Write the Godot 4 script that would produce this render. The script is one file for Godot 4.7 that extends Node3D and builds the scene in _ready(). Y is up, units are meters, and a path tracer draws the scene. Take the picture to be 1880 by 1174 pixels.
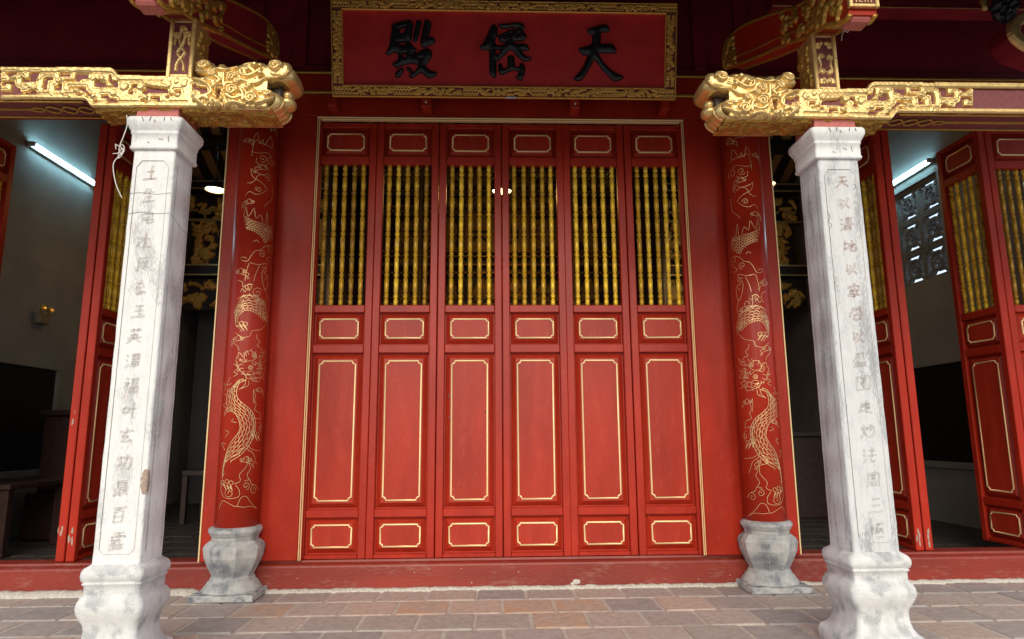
extends Node3D
# A temple front under a porch: six closed red door leaves, two dragon-painted columns, two stone pillars with gilded beams, and the dark hall behind.

var M := {}
var rng := RandomNumberGenerator.new()

func _ready() -> void:
	rng.seed = 77
	view_and_light()
	materials()
	setting()
	facade()
	doors()
	paint_chips()
	columns()
	plaque()
	pillar(1); pillar(-1)
	beam(1); beam(-1)
	post(1); post(-1)
	bracket_arm(1); bracket_arm(-1)
	small_things()
	hall()

func view_and_light() -> void:
	var cam := Camera3D.new(); cam.name = "camera"
	cam.position = Vector3(-0.088, 0.921, 4.314)
	cam.rotation = Vector3(0.171024, -0.034099, -0.007088)
	cam.fov = 51.266; cam.near = 0.05; cam.far = 400.0
	add_child(cam); cam.current = true
	var env := Environment.new()
	env.background_mode = Environment.BG_SKY
	var sky := Sky.new()
	var sm := ProceduralSkyMaterial.new()
	sm.sky_top_color = Color(0.74, 0.85, 0.97)
	sm.sky_horizon_color = Color(0.90, 0.94, 0.98)
	sm.sky_curve = 0.2
	sm.ground_bottom_color = Color(0.45, 0.42, 0.4)
	sm.ground_horizon_color = Color(0.8, 0.8, 0.8)
	sky.sky_material = sm
	env.sky = sky
	env.background_energy_multiplier = 0.62
	env.tonemap_mode = Environment.TONE_MAPPER_LINEAR
	env.tonemap_exposure = 2.4
	env.sdfgi_enabled = true; env.ssao_enabled = true; env.ssil_enabled = true
	var we := WorldEnvironment.new(); we.name = "world"; we.environment = env
	add_child(we)
	var sun := DirectionalLight3D.new(); sun.name = "sun"
	sun.light_energy = 0.43
	sun.light_angular_distance = 50.0
	sun.light_color = Color(1.0, 0.97, 0.93)
	sun.shadow_enabled = true
	add_child(sun)
	sun.look_at_from_position(Vector3(-0.25, 2.75, 5.5), Vector3.ZERO)

# ---------------------------------------------------------------- helpers
class Mb:
	var st := SurfaceTool.new()
	var flat := true
	func _init(f := true) -> void:
		flat = f
		st.begin(Mesh.PRIMITIVE_TRIANGLES)
		st.set_smooth_group(-1 if f else 0)
	func tri(a: Vector3, b: Vector3, c: Vector3) -> void:  # counter-clockwise seen from outside
		st.add_vertex(a); st.add_vertex(c); st.add_vertex(b)
	func quad(a: Vector3, b: Vector3, c: Vector3, d: Vector3) -> void:
		tri(a, b, c); tri(a, c, d)
	func smooth(on: bool) -> void:
		st.set_smooth_group(0 if on else -1)
	func mesh() -> ArrayMesh:
		if not flat: st.index()
		st.generate_normals()
		return st.commit()
	# a box with chamfered edges
	func box(lo: Vector3, hi: Vector3, b := 0.003, xf := Transform3D()) -> void:
		var c := (lo + hi) / 2.0
		var h := (hi - lo) / 2.0
		b = minf(b, minf(h.x, minf(h.y, h.z)) * 0.9)
		for ax in 3:
			var u := (ax + 1) % 3
			var v := (ax + 2) % 3
			for s in [-1.0, 1.0]:
				var p := []
				for k in [[-1, -1], [1, -1], [1, 1], [-1, 1]]:
					var q := Vector3.ZERO
					q[ax] = s * h[ax]; q[u] = k[0] * (h[u] - b); q[v] = k[1] * (h[v] - b)
					p.append(xf * (c + q))
				if s > 0: quad(p[0], p[1], p[2], p[3])
				else: quad(p[3], p[2], p[1], p[0])
			# edges along ax
			for su in [-1.0, 1.0]:
				for sv in [-1.0, 1.0]:
					var e := []
					for k in [[-1, 0], [1, 0], [1, 1], [-1, 1]]:
						var q := Vector3.ZERO
						q[ax] = k[0] * (h[ax] - b)
						if k[1] == 0: q[u] = su * h[u]; q[v] = sv * (h[v] - b)
						else: q[u] = su * (h[u] - b); q[v] = sv * h[v]
						e.append(xf * (c + q))
					if su * sv < 0: quad(e[0], e[1], e[2], e[3])
					else: quad(e[3], e[2], e[1], e[0])
		for sx in [-1.0, 1.0]:
			for sy in [-1.0, 1.0]:
				for sz in [-1.0, 1.0]:
					var a := xf * (c + Vector3(sx * h.x, sy * (h.y - b), sz * (h.z - b)))
					var d := xf * (c + Vector3(sx * (h.x - b), sy * h.y, sz * (h.z - b)))
					var e := xf * (c + Vector3(sx * (h.x - b), sy * (h.y - b), sz * h.z))
					if sx * sy * sz > 0: tri(a, d, e)
					else: tri(a, e, d)
	# stacked rings, each listed counter-clockwise seen from above
	func loft(rings: Array, closed := true, cap0 := false, cap1 := true) -> void:
		for i in rings.size() - 1:
			var a: PackedVector3Array = rings[i]
			var b: PackedVector3Array = rings[i + 1]
			var n := a.size()
			for k in (n if closed else n - 1):
				var k1 := (k + 1) % n
				quad(a[k], a[k1], b[k1], b[k])
		for e in [[cap0, 0], [cap1, rings.size() - 1]]:
			if e[0]:
				var r: PackedVector3Array = rings[e[1]]
				var m := Vector3.ZERO
				for p in r: m += p
				m /= r.size()
				for k in r.size():
					if e[1] > 0: tri(m, r[k], r[(k + 1) % r.size()])
					else: tri(m, r[(k + 1) % r.size()], r[k])
	func lathe(prof: Array, segs: int, at := Vector3.ZERO, turn := 0.0, cap0 := true, cap1 := true) -> void:
		var rings := []
		for p in prof:
			var r := PackedVector3Array()
			for k in segs:
				var a := turn - TAU * k / segs
				r.append(at + Vector3(cos(a) * p[0], p[1], sin(a) * p[0]))
			rings.append(r)
		loft(rings, true, cap0, cap1)
	func tube(pts: PackedVector3Array, r: float, sides := 6, closed := false, flatten := 1.0, normal := Vector3.ZERO, taper := 0.0) -> void:
		var rings := []
		var n := pts.size()
		var up := Vector3.UP
		for i in n:
			var t: Vector3
			if closed: t = (pts[(i + 1) % n] - pts[(i - 1 + n) % n]).normalized()
			else: t = (pts[mini(i + 1, n - 1)] - pts[maxi(i - 1, 0)]).normalized()
			if normal != Vector3.ZERO: up = normal
			elif i == 0: up = (Vector3.UP if absf(t.y) < 0.9 else Vector3.RIGHT)
			var s := t.cross(up).normalized()
			if s.length() < 0.5: s = t.cross(Vector3(0.3, 0.5, 0.8)).normalized()
			up = s.cross(t).normalized()
			var rr := r * (1.0 - taper * absf(2.0 * i / maxf(n - 1, 1) - 1.0))
			var ring := PackedVector3Array()
			for k in sides:
				var a := -TAU * (k + 0.5) / sides
				ring.append(pts[i] + s * cos(a) * rr + up * sin(a) * rr * flatten)
			rings.append(ring)
		if closed: rings.append(rings[0])
		loft(rings, true, not closed, not closed)
	# an outline in x-y pushed from z0 to z1 (z1 in front)
	func prism(poly: PackedVector2Array, z0: float, z1: float, xf := Transform3D(), front := true) -> void:
		var area := 0.0
		for k in poly.size(): area += poly[k].cross(poly[(k + 1) % poly.size()])
		if area < 0.0:
			poly = poly.duplicate()
			poly.reverse()
		var t := Geometry2D.triangulate_polygon(poly)
		for i in range(0, t.size(), 3):
			var a := poly[t[i]]
			var b := poly[t[i + 1]]
			var c := poly[t[i + 2]]
			if (b - a).cross(c - a) < 0:
				var q := b
				b = c; c = q
			if front: tri(xf * Vector3(a.x, a.y, z1), xf * Vector3(b.x, b.y, z1), xf * Vector3(c.x, c.y, z1))
			tri(xf * Vector3(a.x, a.y, z0), xf * Vector3(c.x, c.y, z0), xf * Vector3(b.x, b.y, z0))
		var n := poly.size()
		for k in n:
			var a := poly[k]
			var b := poly[(k + 1) % n]
			quad(xf * Vector3(a.x, a.y, z0), xf * Vector3(b.x, b.y, z0), xf * Vector3(b.x, b.y, z1), xf * Vector3(a.x, a.y, z1))
	func ball(c: Vector3, r: Vector3, u := 10, v := 7) -> void:
		var rings := []
		for j in v + 1:
			var f := -PI / 2 + PI * clampf(j / float(v), 0.02, 0.98)
			var ring := PackedVector3Array()
			for k in u:
				var a := -TAU * k / u
				ring.append(c + Vector3(cos(a) * cos(f) * r.x, sin(f) * r.y, sin(a) * cos(f) * r.z))
			rings.append(ring)
		loft(rings, true, true, true)

# carved relief: a grid of heights over x-y that becomes one smooth carved face
class Relief:
	var x0: float
	var y0: float
	var c: float
	var nx: int
	var ny: int
	var h := PackedFloat32Array()
	var b := PackedFloat32Array()
	func _init(lo: Vector2, hi: Vector2, cell: float) -> void:
		x0 = lo.x; y0 = lo.y; c = cell
		nx = int((hi.x - lo.x) / cell) + 2; ny = int((hi.y - lo.y) / cell) + 2
		h.resize(nx * ny); b.resize(nx * ny)
	func span(pts: PackedVector2Array, r: float) -> Rect2i:
		var lo := pts[0]
		var hi := pts[0]
		for p in pts:
			lo = lo.min(p); hi = hi.max(p)
		var i0 := clampi(int((lo.x - r - x0) / c), 0, nx - 1)
		var j0 := clampi(int((lo.y - r - y0) / c), 0, ny - 1)
		return Rect2i(i0, j0, clampi(int((hi.x + r - x0) / c) + 1, 0, nx - 1) - i0 + 1, clampi(int((hi.y + r - y0) / c) + 1, 0, ny - 1) - j0 + 1)
	static func dist(p: Vector2, pts: PackedVector2Array, closed: bool) -> float:
		var best := 1e9
		var n := pts.size()
		for k in (n if closed else n - 1):
			var a := pts[k]
			var d := pts[(k + 1) % n] - a
			var t := clampf((p - a).dot(d) / maxf(d.length_squared(), 1e-12), 0.0, 1.0)
			best = minf(best, (a + d * t - p).length_squared())
		return sqrt(best)
	func poly(pts: PackedVector2Array, base: float, swell := 0.0, soft := 0.01) -> void:
		var s := span(pts, 0.0)
		for j in range(s.position.y, s.end.y):
			for i in range(s.position.x, s.end.x):
				var p := Vector2(x0 + i * c, y0 + j * c)
				if Geometry2D.is_point_in_polygon(p, pts):
					var v := base
					if swell > 0.0: v += swell * (1.0 - exp(-dist(p, pts, true) / soft))
					h[j * nx + i] = maxf(h[j * nx + i], v)
	func hole(pts: PackedVector2Array, soft := 0.006, fall := 0.6, rim := 0.0) -> void:
		var s := span(pts, maxf(soft * 3.0, rim * 1.6))
		for j in range(s.position.y, s.end.y):
			for i in range(s.position.x, s.end.x):
				var k := j * nx + i
				if h[k] <= 0.0: continue
				var p := Vector2(x0 + i * c, y0 + j * c)
				if Geometry2D.is_point_in_polygon(p, pts):
					h[k] = 0.0
					continue
				var d := dist(p, pts, true)
				h[k] *= 1.0 - fall * exp(-d / soft)
				if rim > 0.0 and absf(d - rim) < rim * 0.4: b[k] = minf(b[k], -0.0055 * (1.0 - absf(d - rim) / (rim * 0.4)))
	func stroke(pts: PackedVector2Array, r: float, a: float, free := false) -> void:
		for m in pts.size() - 1:
			var seg := PackedVector2Array([pts[m], pts[m + 1]])
			var s := span(seg, r)
			for j in range(s.position.y, s.end.y):
				for i in range(s.position.x, s.end.x):
					var d := dist(Vector2(x0 + i * c, y0 + j * c), seg, false)
					if d < r:
						var k := j * nx + i
						var v := sqrt(1.0 - pow(d / r, 4.0))
						if free: h[k] = maxf(h[k], 0.004 + a * v)
						elif a > 0.0: b[k] = maxf(b[k], a * v)
						else: b[k] = minf(b[k], a * v)
	func emit(mb: Mb, xf := Transform3D()) -> void:
		for k in h.size():
			if h[k] > 0.0: h[k] = maxf(h[k] + b[k], 0.002)
		for j in ny - 1:
			for i in nx - 1:
				var k := j * nx + i
				var q := [h[k], h[k + 1], h[k + nx + 1], h[k + nx]]
				if q[0] <= 0.0 and q[1] <= 0.0 and q[2] <= 0.0 and q[3] <= 0.0: continue
				var x := x0 + i * c
				var y := y0 + j * c
				mb.quad(xf * Vector3(x, y, q[0]), xf * Vector3(x + c, y, q[1]), xf * Vector3(x + c, y + c, q[2]), xf * Vector3(x, y + c, q[3]))

static func spiral(at: Vector2, r: float, turns := 1.6, start := 0.0, way := 1.0, n := 20) -> PackedVector2Array:
	var p := PackedVector2Array()
	for k in n + 1:
		var f := k / float(n)
		var a := start + way * TAU * turns * f
		p.append(at + Vector2(cos(a), sin(a)) * r * (1.0 - 0.85 * f))
	return p

static func rounded(pts: PackedVector2Array, steps := 4) -> PackedVector2Array:  # a smooth curve through the points
	var out := PackedVector2Array()
	var n := pts.size()
	for i in n - 1:
		for k in steps:
			out.append(pts[i].cubic_interpolate(pts[i + 1], pts[maxi(i - 1, 0)], pts[mini(i + 2, n - 1)], k / float(steps)))
	out.append(pts[n - 1])
	return out

func lines(s: String, sx := 1.0, dx := 0.0) -> Array:  # millimetres to metres
	var out := []
	for l in s.split(";"):
		var p := PackedVector2Array()
		for q in l.split(" ", false):
			var v := q.split(",")
			p.append(Vector2(float(v[0]) * 0.001 * sx + dx, float(v[1]) * 0.001))
		out.append(p)
	return out

func triples(s: String, sx := 1.0, dx := 0.0) -> Array:
	var out := []
	for l in s.split(";"):
		var v := l.split(",")
		out.append([Vector2(float(v[0]) * 0.001 * sx + dx, float(v[1]) * 0.001), float(v[2]) * 0.001])
	return out

func numbered(parent: Node, called: String) -> String:
	if not parent.has_node(NodePath(called)): return called
	var i := 1
	while parent.has_node(NodePath("%s_%03d" % [called, i])): i += 1
	return "%s_%03d" % [called, i]

func thing(called: String, label: String, category: String, at := Vector3.ZERO, turn := 0.0, group := "") -> Node3D:
	var o := Node3D.new()
	o.name = numbered(self, called)
	add_child(o, true)
	o.position = at; o.rotation.y = turn
	o.set_meta("label", label); o.set_meta("category", category); o.set_meta("kind", "thing")
	if group: o.set_meta("group", group)
	return o

func part(called: String, m: Variant, mat: Material, parent: Node, at := Vector3.ZERO) -> MeshInstance3D:
	var o := MeshInstance3D.new()
	o.name = numbered(parent, called)
	o.mesh = m.mesh() if m is Mb else m
	o.material_override = mat
	o.position = at
	parent.add_child(o, true)
	return o

func structure(called: String, m: Variant, mat: Material) -> MeshInstance3D:
	var o := part(called, m, mat, self)
	o.set_meta("kind", "structure")
	return o

func boxm(lo: Vector3, hi: Vector3, b := 0.003) -> Mb:
	var m := Mb.new()
	m.box(lo, hi, b)
	return m

func srgb(r: float, g: float, b: float) -> Color:
	return Color(r, g, b).linear_to_srgb()

func plain(c: Color, rough := 0.6, metal := 0.0) -> StandardMaterial3D:
	var m := StandardMaterial3D.new()
	m.albedo_color = c; m.roughness = rough; m.metallic = metal
	return m

func noise_bytes(sd: int, freq: float, octaves := 4, size := 512) -> PackedByteArray:
	var n := FastNoiseLite.new()
	n.seed = sd; n.frequency = freq
	n.noise_type = FastNoiseLite.TYPE_SIMPLEX_SMOOTH
	n.fractal_octaves = octaves
	var im := n.get_seamless_image(size, size)
	im.convert(Image.FORMAT_L8)
	return im.get_data()

# a surface whose colour is mixed from a coarse, a middle and a fine noise (0..1 each)
func mottled(sd: int, mix: Callable, rough: float, scale: float, bump := 0.0, metal := 0.0, stretch := Vector3.ONE, world := true) -> StandardMaterial3D:
	var size := 512
	var a := noise_bytes(sd, 0.006, 4)
	var b := noise_bytes(sd + 1, 0.022, 4)
	var c := noise_bytes(sd + 2, 0.12, 3)
	var out := PackedByteArray()
	out.resize(size * size * 3)
	for i in size * size:
		var q: Color = mix.call(a[i] / 255.0, b[i] / 255.0, c[i] / 255.0)
		q = q.linear_to_srgb()
		out[i * 3] = int(clampf(q.r, 0, 1) * 255.0); out[i * 3 + 1] = int(clampf(q.g, 0, 1) * 255.0); out[i * 3 + 2] = int(clampf(q.b, 0, 1) * 255.0)
	var m := StandardMaterial3D.new()
	m.albedo_texture = ImageTexture.create_from_image(Image.create_from_data(size, size, false, Image.FORMAT_RGB8, out))
	m.uv1_triplanar = true
	m.uv1_world_triplanar = world
	m.uv1_scale = Vector3.ONE * scale * stretch
	m.roughness = rough; m.metallic = metal
	if bump > 0.0:
		var hm := PackedByteArray()
		hm.resize(size * size)
		for i in size * size: hm[i] = (b[i] + 2 * c[i]) / 3
		m.heightmap_enabled = true
		m.heightmap_texture = ImageTexture.create_from_image(Image.create_from_data(size, size, false, Image.FORMAT_L8, hm))
		m.heightmap_scale = bump
	return m

func materials() -> void:
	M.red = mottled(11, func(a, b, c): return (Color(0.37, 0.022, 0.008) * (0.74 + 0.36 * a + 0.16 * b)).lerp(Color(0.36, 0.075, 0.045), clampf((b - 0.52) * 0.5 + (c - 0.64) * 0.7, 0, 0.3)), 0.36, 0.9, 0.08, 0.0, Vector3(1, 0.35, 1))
	M.red_panel = mottled(15, func(a, b, c): return (Color(0.375, 0.027, 0.011) * (0.72 + 0.38 * a + 0.16 * b)).lerp(Color(0.43, 0.11, 0.065), clampf((b - 0.50) * 0.4 + (c - 0.66) * 0.4, 0, 0.2)), 0.38, 0.8, 0.08, 0.0, Vector3(1, 0.3, 1))
	for k in ["red", "red_panel"]: M[k].metallic_specular = 0.36
	M.sill = mottled(21, func(a, b, c): return (Color(0.24, 0.022, 0.010) * (0.7 + 0.5 * a)).lerp(Color(0.30, 0.15, 0.11), clampf((b - 0.45) * 0.9 + (c - 0.6) * 0.9, 0, 0.6)), 0.5, 0.8, 0.08, 0.0, Vector3(0.3, 1, 1))
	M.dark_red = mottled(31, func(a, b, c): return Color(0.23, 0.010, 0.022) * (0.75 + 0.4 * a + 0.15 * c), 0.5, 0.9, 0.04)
	M.plum = mottled(41, func(a, b, c): return (Color(0.20, 0.045, 0.045) * (0.7 + 0.5 * b)).lerp(Color(0.3, 0.14, 0.12), clampf(c - 0.6, 0, 0.3)), 0.6, 3.0, 0.03)
	M.pink = mottled(43, func(a, b, c): return Color(0.47, 0.13, 0.11) * (0.85 + 0.3 * b), 0.6, 3.0)
	M.gold = mottled(51, func(a, b, c): return (Color(0.86, 0.62, 0.25) * (0.8 + 0.3 * a)).lerp(Color(0.44, 0.28, 0.14), clampf((b - 0.46) * 1.6 + (c - 0.6) * 0.9, 0, 0.65)), 0.34, 2.5, 0.10, 0.7)
	M.old_gold = mottled(61, func(a, b, c): return (Color(0.62, 0.36, 0.07) * (0.75 + 0.4 * a)).lerp(Color(0.12, 0.05, 0.02), clampf((b - 0.5) * 1.5, 0, 0.7)), 0.4, 4.0, 0.05, 0.6)
	M.altar_gold = mottled(63, func(a, b, c): return (Color(0.42, 0.24, 0.06) * (0.6 + 0.5 * a)).lerp(Color(0.05, 0.02, 0.01), clampf((b - 0.44) * 1.8, 0, 0.8)), 0.42, 4.0, 0.0, 0.5)
	M.bar_gold = mottled(65, func(a, b, c): return (Color(1.0, 0.64, 0.04) * (0.85 + 0.3 * b)).lerp(Color(0.45, 0.30, 0.12), clampf((a - 0.48) * 1.8, 0, 0.5)), 0.34, 3.0, 0.02, 0.2)
	for k in 3:
		M["bar%d" % k] = M.bar_gold.duplicate()
		M["bar%d" % k].albedo_color = [Color(1, 1, 1), Color(0.84, 0.80, 0.74), Color(0.68, 0.62, 0.60)][k]
	M.frame_gold = mottled(69, func(a, b, c): return Color(0.88, 0.52, 0.11).lerp(Color(0.30, 0.10, 0.04), clampf((b - 0.5) * 1.5, 0, 0.6)), 0.36, 5.0, 0.0, 0.35)
	M.line_gold = plain(srgb(0.76, 0.52, 0.25), 0.38, 0.55)
	M.trim_gold = mottled(67, func(a, b, c): return Color(0.93, 0.69, 0.35).lerp(Color(0.55, 0.36, 0.14), clampf((c - 0.55) * 1.5, 0, 0.5)), 0.42, 4.0, 0.0, 0.3)
	M.stone = mottled(71, func(a, b, c): return (Color(0.78, 0.78, 0.76) * (0.86 + 0.2 * b)).lerp(Color(0.36, 0.36, 0.36), clampf((a - 0.50) * 2.4 + (c - 0.68) * 1.3, 0, 0.7)).lerp(Color(0.6, 0.52, 0.44), clampf((b - 0.66) * 1.6, 0, 0.4)), 0.75, 2.0, 0.25, 0.0, Vector3(1, 0.3, 1))
	M.grey_wash = mottled(73, func(a, b, c): return (Color(0.64, 0.65, 0.65) * (0.82 + 0.25 * b)).lerp(Color(0.26, 0.27, 0.28), clampf((a - 0.49) * 2.6 + (c - 0.66) * 1.4, 0, 0.8)).lerp(Color(0.5, 0.45, 0.4), clampf((b - 0.64) * 1.6, 0, 0.4)), 0.8, 2.4, 0.3, 0.0, Vector3(1.0, 0.22, 1.0))
	M.base_stone = mottled(75, func(a, b, c): return (Color(0.72, 0.72, 0.70) * (0.8 + 0.25 * b)).lerp(Color(0.20, 0.22, 0.24), clampf((a - 0.54) * 2.6 + (c - 0.62) * 0.7, 0, 0.7)).lerp(Color(0.55, 0.50, 0.43), clampf((b - 0.62) * 1.6, 0, 0.5)), 0.78, 2.2, 0.35)
	M.faded = plain(srgb(0.41, 0.375, 0.34), 0.9)
	M.cream = plain(srgb(0.3, 0.27, 0.18), 0.6)
	M.vent = mottled(77, func(a, b, c): return Color(0.24, 0.24, 0.24) * (0.7 + 0.5 * b), 0.9, 1.5)
	M.curtain = plain(srgb(0.10, 0.10, 0.105), 0.9)
	M.dull_gold = mottled(79, func(a, b, c): return Color(0.34, 0.2, 0.06) * (0.6 + 0.6 * b), 0.45, 2.0, 0.0, 0.4)
	M.grey_stone = mottled(81, func(a, b, c): return (Color(0.47, 0.47, 0.45) * (0.7 + 0.5 * b)).lerp(Color(0.09, 0.11, 0.14), clampf((a - 0.46) * 3.2 + (c - 0.58) * 1.4, 0, 0.85)).lerp(Color(0.6, 0.58, 0.53), clampf((0.42 - a) * 2.0, 0, 0.5)), 0.8, 2.2, 0.35)
	M.court = mottled(89, func(a, b, c): return Color(0.11, 0.10, 0.09) * (0.6 + 0.5 * b + 0.35 * c), 0.9, 0.7)
	M.mortar = mottled(91, func(a, b, c): return Color(0.52, 0.46, 0.40) * (0.6 + 0.5 * b + 0.35 * c), 0.9, 2.0, 0.3)
	M.lime = mottled(93, func(a, b, c): return Color(0.62, 0.58, 0.50).lerp(Color(0.28, 0.24, 0.2), clampf((b - 0.45) * 2.0, 0, 0.8)), 0.9, 4.0, 0.5)
	var tints := [Color(0.345, 0.285, 0.245), Color(0.30, 0.26, 0.235), Color(0.385, 0.30, 0.245), Color(0.25, 0.228, 0.215), Color(0.36, 0.28, 0.225)]
	for k in tints.size():
		var t: Color = tints[k] * 1.35
		var wear: Color = Color(0.60, 0.36, 0.20) if k == 4 else t.lerp(Color(0.52, 0.46, 0.42), 0.6)
		M["tile%d" % k] = mottled(101 + k * 7, func(a, b, c): return (t * (0.7 + 0.45 * b + 0.2 * c)).lerp(wear, clampf((a - 0.45) * 1.6, 0, 0.8)).lerp(Color(0.07, 0.055, 0.05), clampf((c - 0.62) * 0.9, 0, 0.4)), 0.62, 1.7, 0.2)
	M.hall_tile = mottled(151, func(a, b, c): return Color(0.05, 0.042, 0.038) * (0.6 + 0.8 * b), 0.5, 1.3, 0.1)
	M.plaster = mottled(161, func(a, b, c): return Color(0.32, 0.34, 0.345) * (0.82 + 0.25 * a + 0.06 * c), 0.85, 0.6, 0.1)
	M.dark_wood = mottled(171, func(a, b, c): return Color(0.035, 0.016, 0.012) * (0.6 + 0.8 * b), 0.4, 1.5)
	M.black = plain(srgb(0.012, 0.014, 0.018), 0.28)
	M.black.heightmap_enabled = false
	M.ink = plain(srgb(0.01, 0.01, 0.01), 0.5)
	M.groove = plain(srgb(0.2, 0.19, 0.18), 0.9)
	M.scuff = plain(srgb(0.16, 0.03, 0.02), 0.7)
	M.faint = plain(srgb(0.45, 0.44, 0.42), 0.9)
	M.incised = plain(srgb(0.34, 0.21, 0.17), 0.9)
	M.plaque_red = mottled(181, func(a, b, c): return Color(0.60, 0.034, 0.036) * (0.75 + 0.4 * a + 0.1 * c), 0.38, 1.2, 0.02)
	M.blackboard = mottled(185, func(a, b, c): return Color(0.012, 0.013, 0.014) * (0.6 + 0.9 * b), 0.5, 1.5)
	M.roof_tile = mottled(191, func(a, b, c): return Color(0.52, 0.21, 0.06) * (0.6 + 0.6 * b), 0.8, 2.0)
	M.white_metal = plain(srgb(0.7, 0.7, 0.7), 0.4)
	M.twine = plain(srgb(0.7, 0.66, 0.6), 0.8)
	M.brass = plain(srgb(0.6, 0.42, 0.15), 0.3, 0.8)
	M.lamp_black = plain(srgb(0.02, 0.02, 0.022), 0.35)
	M.chip = mottled(195, func(a, b, c): return Color(0.50, 0.38, 0.30) * (0.6 + 0.7 * b), 0.9, 6.0, 0.5)
	M.tube = plain(Color(0.85, 0.97, 1.0), 0.5)
	M.tube.emission_enabled = true; M.tube.emission = Color(0.72, 0.95, 1.0); M.tube.emission_energy_multiplier = 8.0
	M.bulb = plain(Color(1, 0.9, 0.7), 0.5)
	M.bulb.emission_enabled = true; M.bulb.emission = Color(1.0, 0.86, 0.6); M.bulb.emission_energy_multiplier = 6.0

const HOLES := "-2275,2550 -2226,2551 -2225,2538 -2238,2528 -2251,2528 -2265,2540;-2283,2506 -2228,2505 -2226,2487 -2213,2472 -2200,2470 -2197,2456 -2187,2448 -2178,2456 -2163,2454 -2158,2465 -2150,2465 -2127,2458 -2126,2444 -2280,2442 -2282,2458 -2239,2460 -2240,2491 -2248,2496 -2264,2494 -2267,2486 -2280,2487;-2166,2550 -2126,2551 -2125,2536 -2131,2527 -2133,2506 -2194,2503 -2198,2526 -2191,2526 -2187,2519 -2166,2520;-2100,2518 -2094,2526 -2061,2526 -2059,2517 -2083,2514 -2082,2484 -2083,2476 -2082,2468 -2097,2467 -2102,2503;-2035,2549 -1992,2550 -1985,2534 -2031,2533;-1962,2549 -1899,2550 -1906,2524 -1935,2520 -1940,2510 -2012,2511 -2010,2515 -1964,2517;-2048,2482 -2035,2486 -2033,2497 -2019,2498 -2017,2466 -2046,2466;-1983,2480 -1912,2481 -1909,2465 -1889,2449 -1881,2441 -1882,2433 -1903,2446 -1912,2459 -1932,2466 -1935,2474 -1972,2476 -1982,2469;-1952,2448 -1925,2450 -1923,2442 -1941,2440;-1874,2519 -1854,2519 -1850,2507 -1826,2505 -1827,2484 -1873,2487;-1875,2421 -1857,2421 -1856,2412 -1871,2414;-1855,2503 -1828,2503 -1827,2487 -1790,2485 -1793,2496 -1811,2513 -1812,2541 -1806,2541 -1799,2516 -1772,2513 -1769,2484 -1853,2483;-1838,2444 -1809,2444 -1803,2429 -1768,2425 -1768,2414 -1810,2414 -1813,2428 -1831,2431 -1837,2428;-1719,2451 -1718,2464 -1707,2480 -1708,2497 -1683,2497 -1685,2483 -1701,2478 -1704,2464 -1698,2456 -1701,2450;-1639,2497 -1633,2489 -1619,2484 -1565,2479 -1547,2472 -1546,2457 -1631,2457 -1638,2449 -1655,2454 -1661,2468 -1642,2473 -1641,2481 -1646,2489;-1662,2427 -1648,2422 -1637,2416 -1659,2413;-1617,2437 -1579,2438 -1577,2414 -1588,2413 -1592,2427 -1612,2428 -1617,2425;-1553,2442 -1539,2442 -1537,2453 -1516,2454 -1512,2446 -1532,2445 -1539,2431 -1551,2434;-1515,2471 -1487,2472 -1485,2456 -1511,2458;-1437,2499 -1423,2502 -1420,2490 -1382,2485 -1371,2482 -1368,2461 -1393,2452 -1400,2467 -1425,2478 -1435,2469;-1324,2473 -1299,2474 -1305,2428 -1317,2427"
const TOP := "-2296,2576 -2053,2577 -1858,2579 -1808,2578 -1793,2570 -1776,2544 -1771,2542 -1572,2540"
const BOT := "-2278,2423 -1993,2427 -1921,2426 -1901,2420 -1886,2398 -1876,2390 -1820,2390 -1455,2393"
const HEAD := "-1079,2388 -1434,2386 -1446,2538 -1375,2535 -1405,2547 -1428,2562 -1433,2583 -1423,2607 -1391,2617 -1358,2613 -1340,2590 -1337,2584 -1330,2605 -1314,2610 -1288,2591 -1285,2582 -1242,2600 -1194,2618 -1136,2618 -1113,2604 -1092,2619 -1017,2620 -1000,2601 -997,2567 -1019,2540 -1057,2533 -1089,2521 -1111,2519 -1129,2491 -1147,2478 -1114,2473 -1078,2470 -1061,2455 -1070,2429 -1100,2413 -1090,2387"
const HSTROKE := "-1226,2522 -1198,2511 -1156,2499 -1130,2508 -1108,2524 -1062,2530 -1019,2543 -998,2567;-1276,2441 -1242,2425 -1202,2439;-1152,2469 -1127,2458 -1103,2470 -1061,2455;-1220,2562 -1214,2544 -1186,2536 -1151,2552 -1130,2569;-1167,2589 -1131,2591;-1435,2392 -1426,2413 -1413,2425 -1396,2410 -1381,2393;-1400,2393 -1399,2416 -1389,2425;-1338,2393 -1342,2414 -1328,2420 -1316,2393;-1305,2394 -1309,2414 -1296,2423;-1273,2394 -1246,2409 -1202,2398;-1431,2562 -1378,2551 -1333,2569 -1286,2567 -1235,2576;-1293,2546 -1288,2468;-1328,2530 -1308,2515 -1320,2500;-1327,2482 -1289,2486 -1279,2498 -1252,2498;-1212,2469 -1200,2445 -1201,2418;-1140,2404 -1111,2416 -1070,2429;-1445,2526 -1412,2519 -1378,2504 -1349,2479 -1344,2455 -1362,2437 -1397,2433 -1438,2439;-1407,2416 -1384,2433 -1356,2423;-1340,2503 -1326,2461 -1328,2420;-1294,2471 -1303,2450 -1296,2426;-1377,2527 -1354,2512 -1334,2506"
const HSPIRAL := "-1386,2587,33;-1065,2588,34;-1257,2528,25;-1252,2462,30;-1166,2425,32;-1094,2452,23;-1345,2542,21;-1231,2504,16;-1183,2481,19"
const HBALL := "-1153,2585,14;-1126,2543,12;-1185,2559,12"
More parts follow.
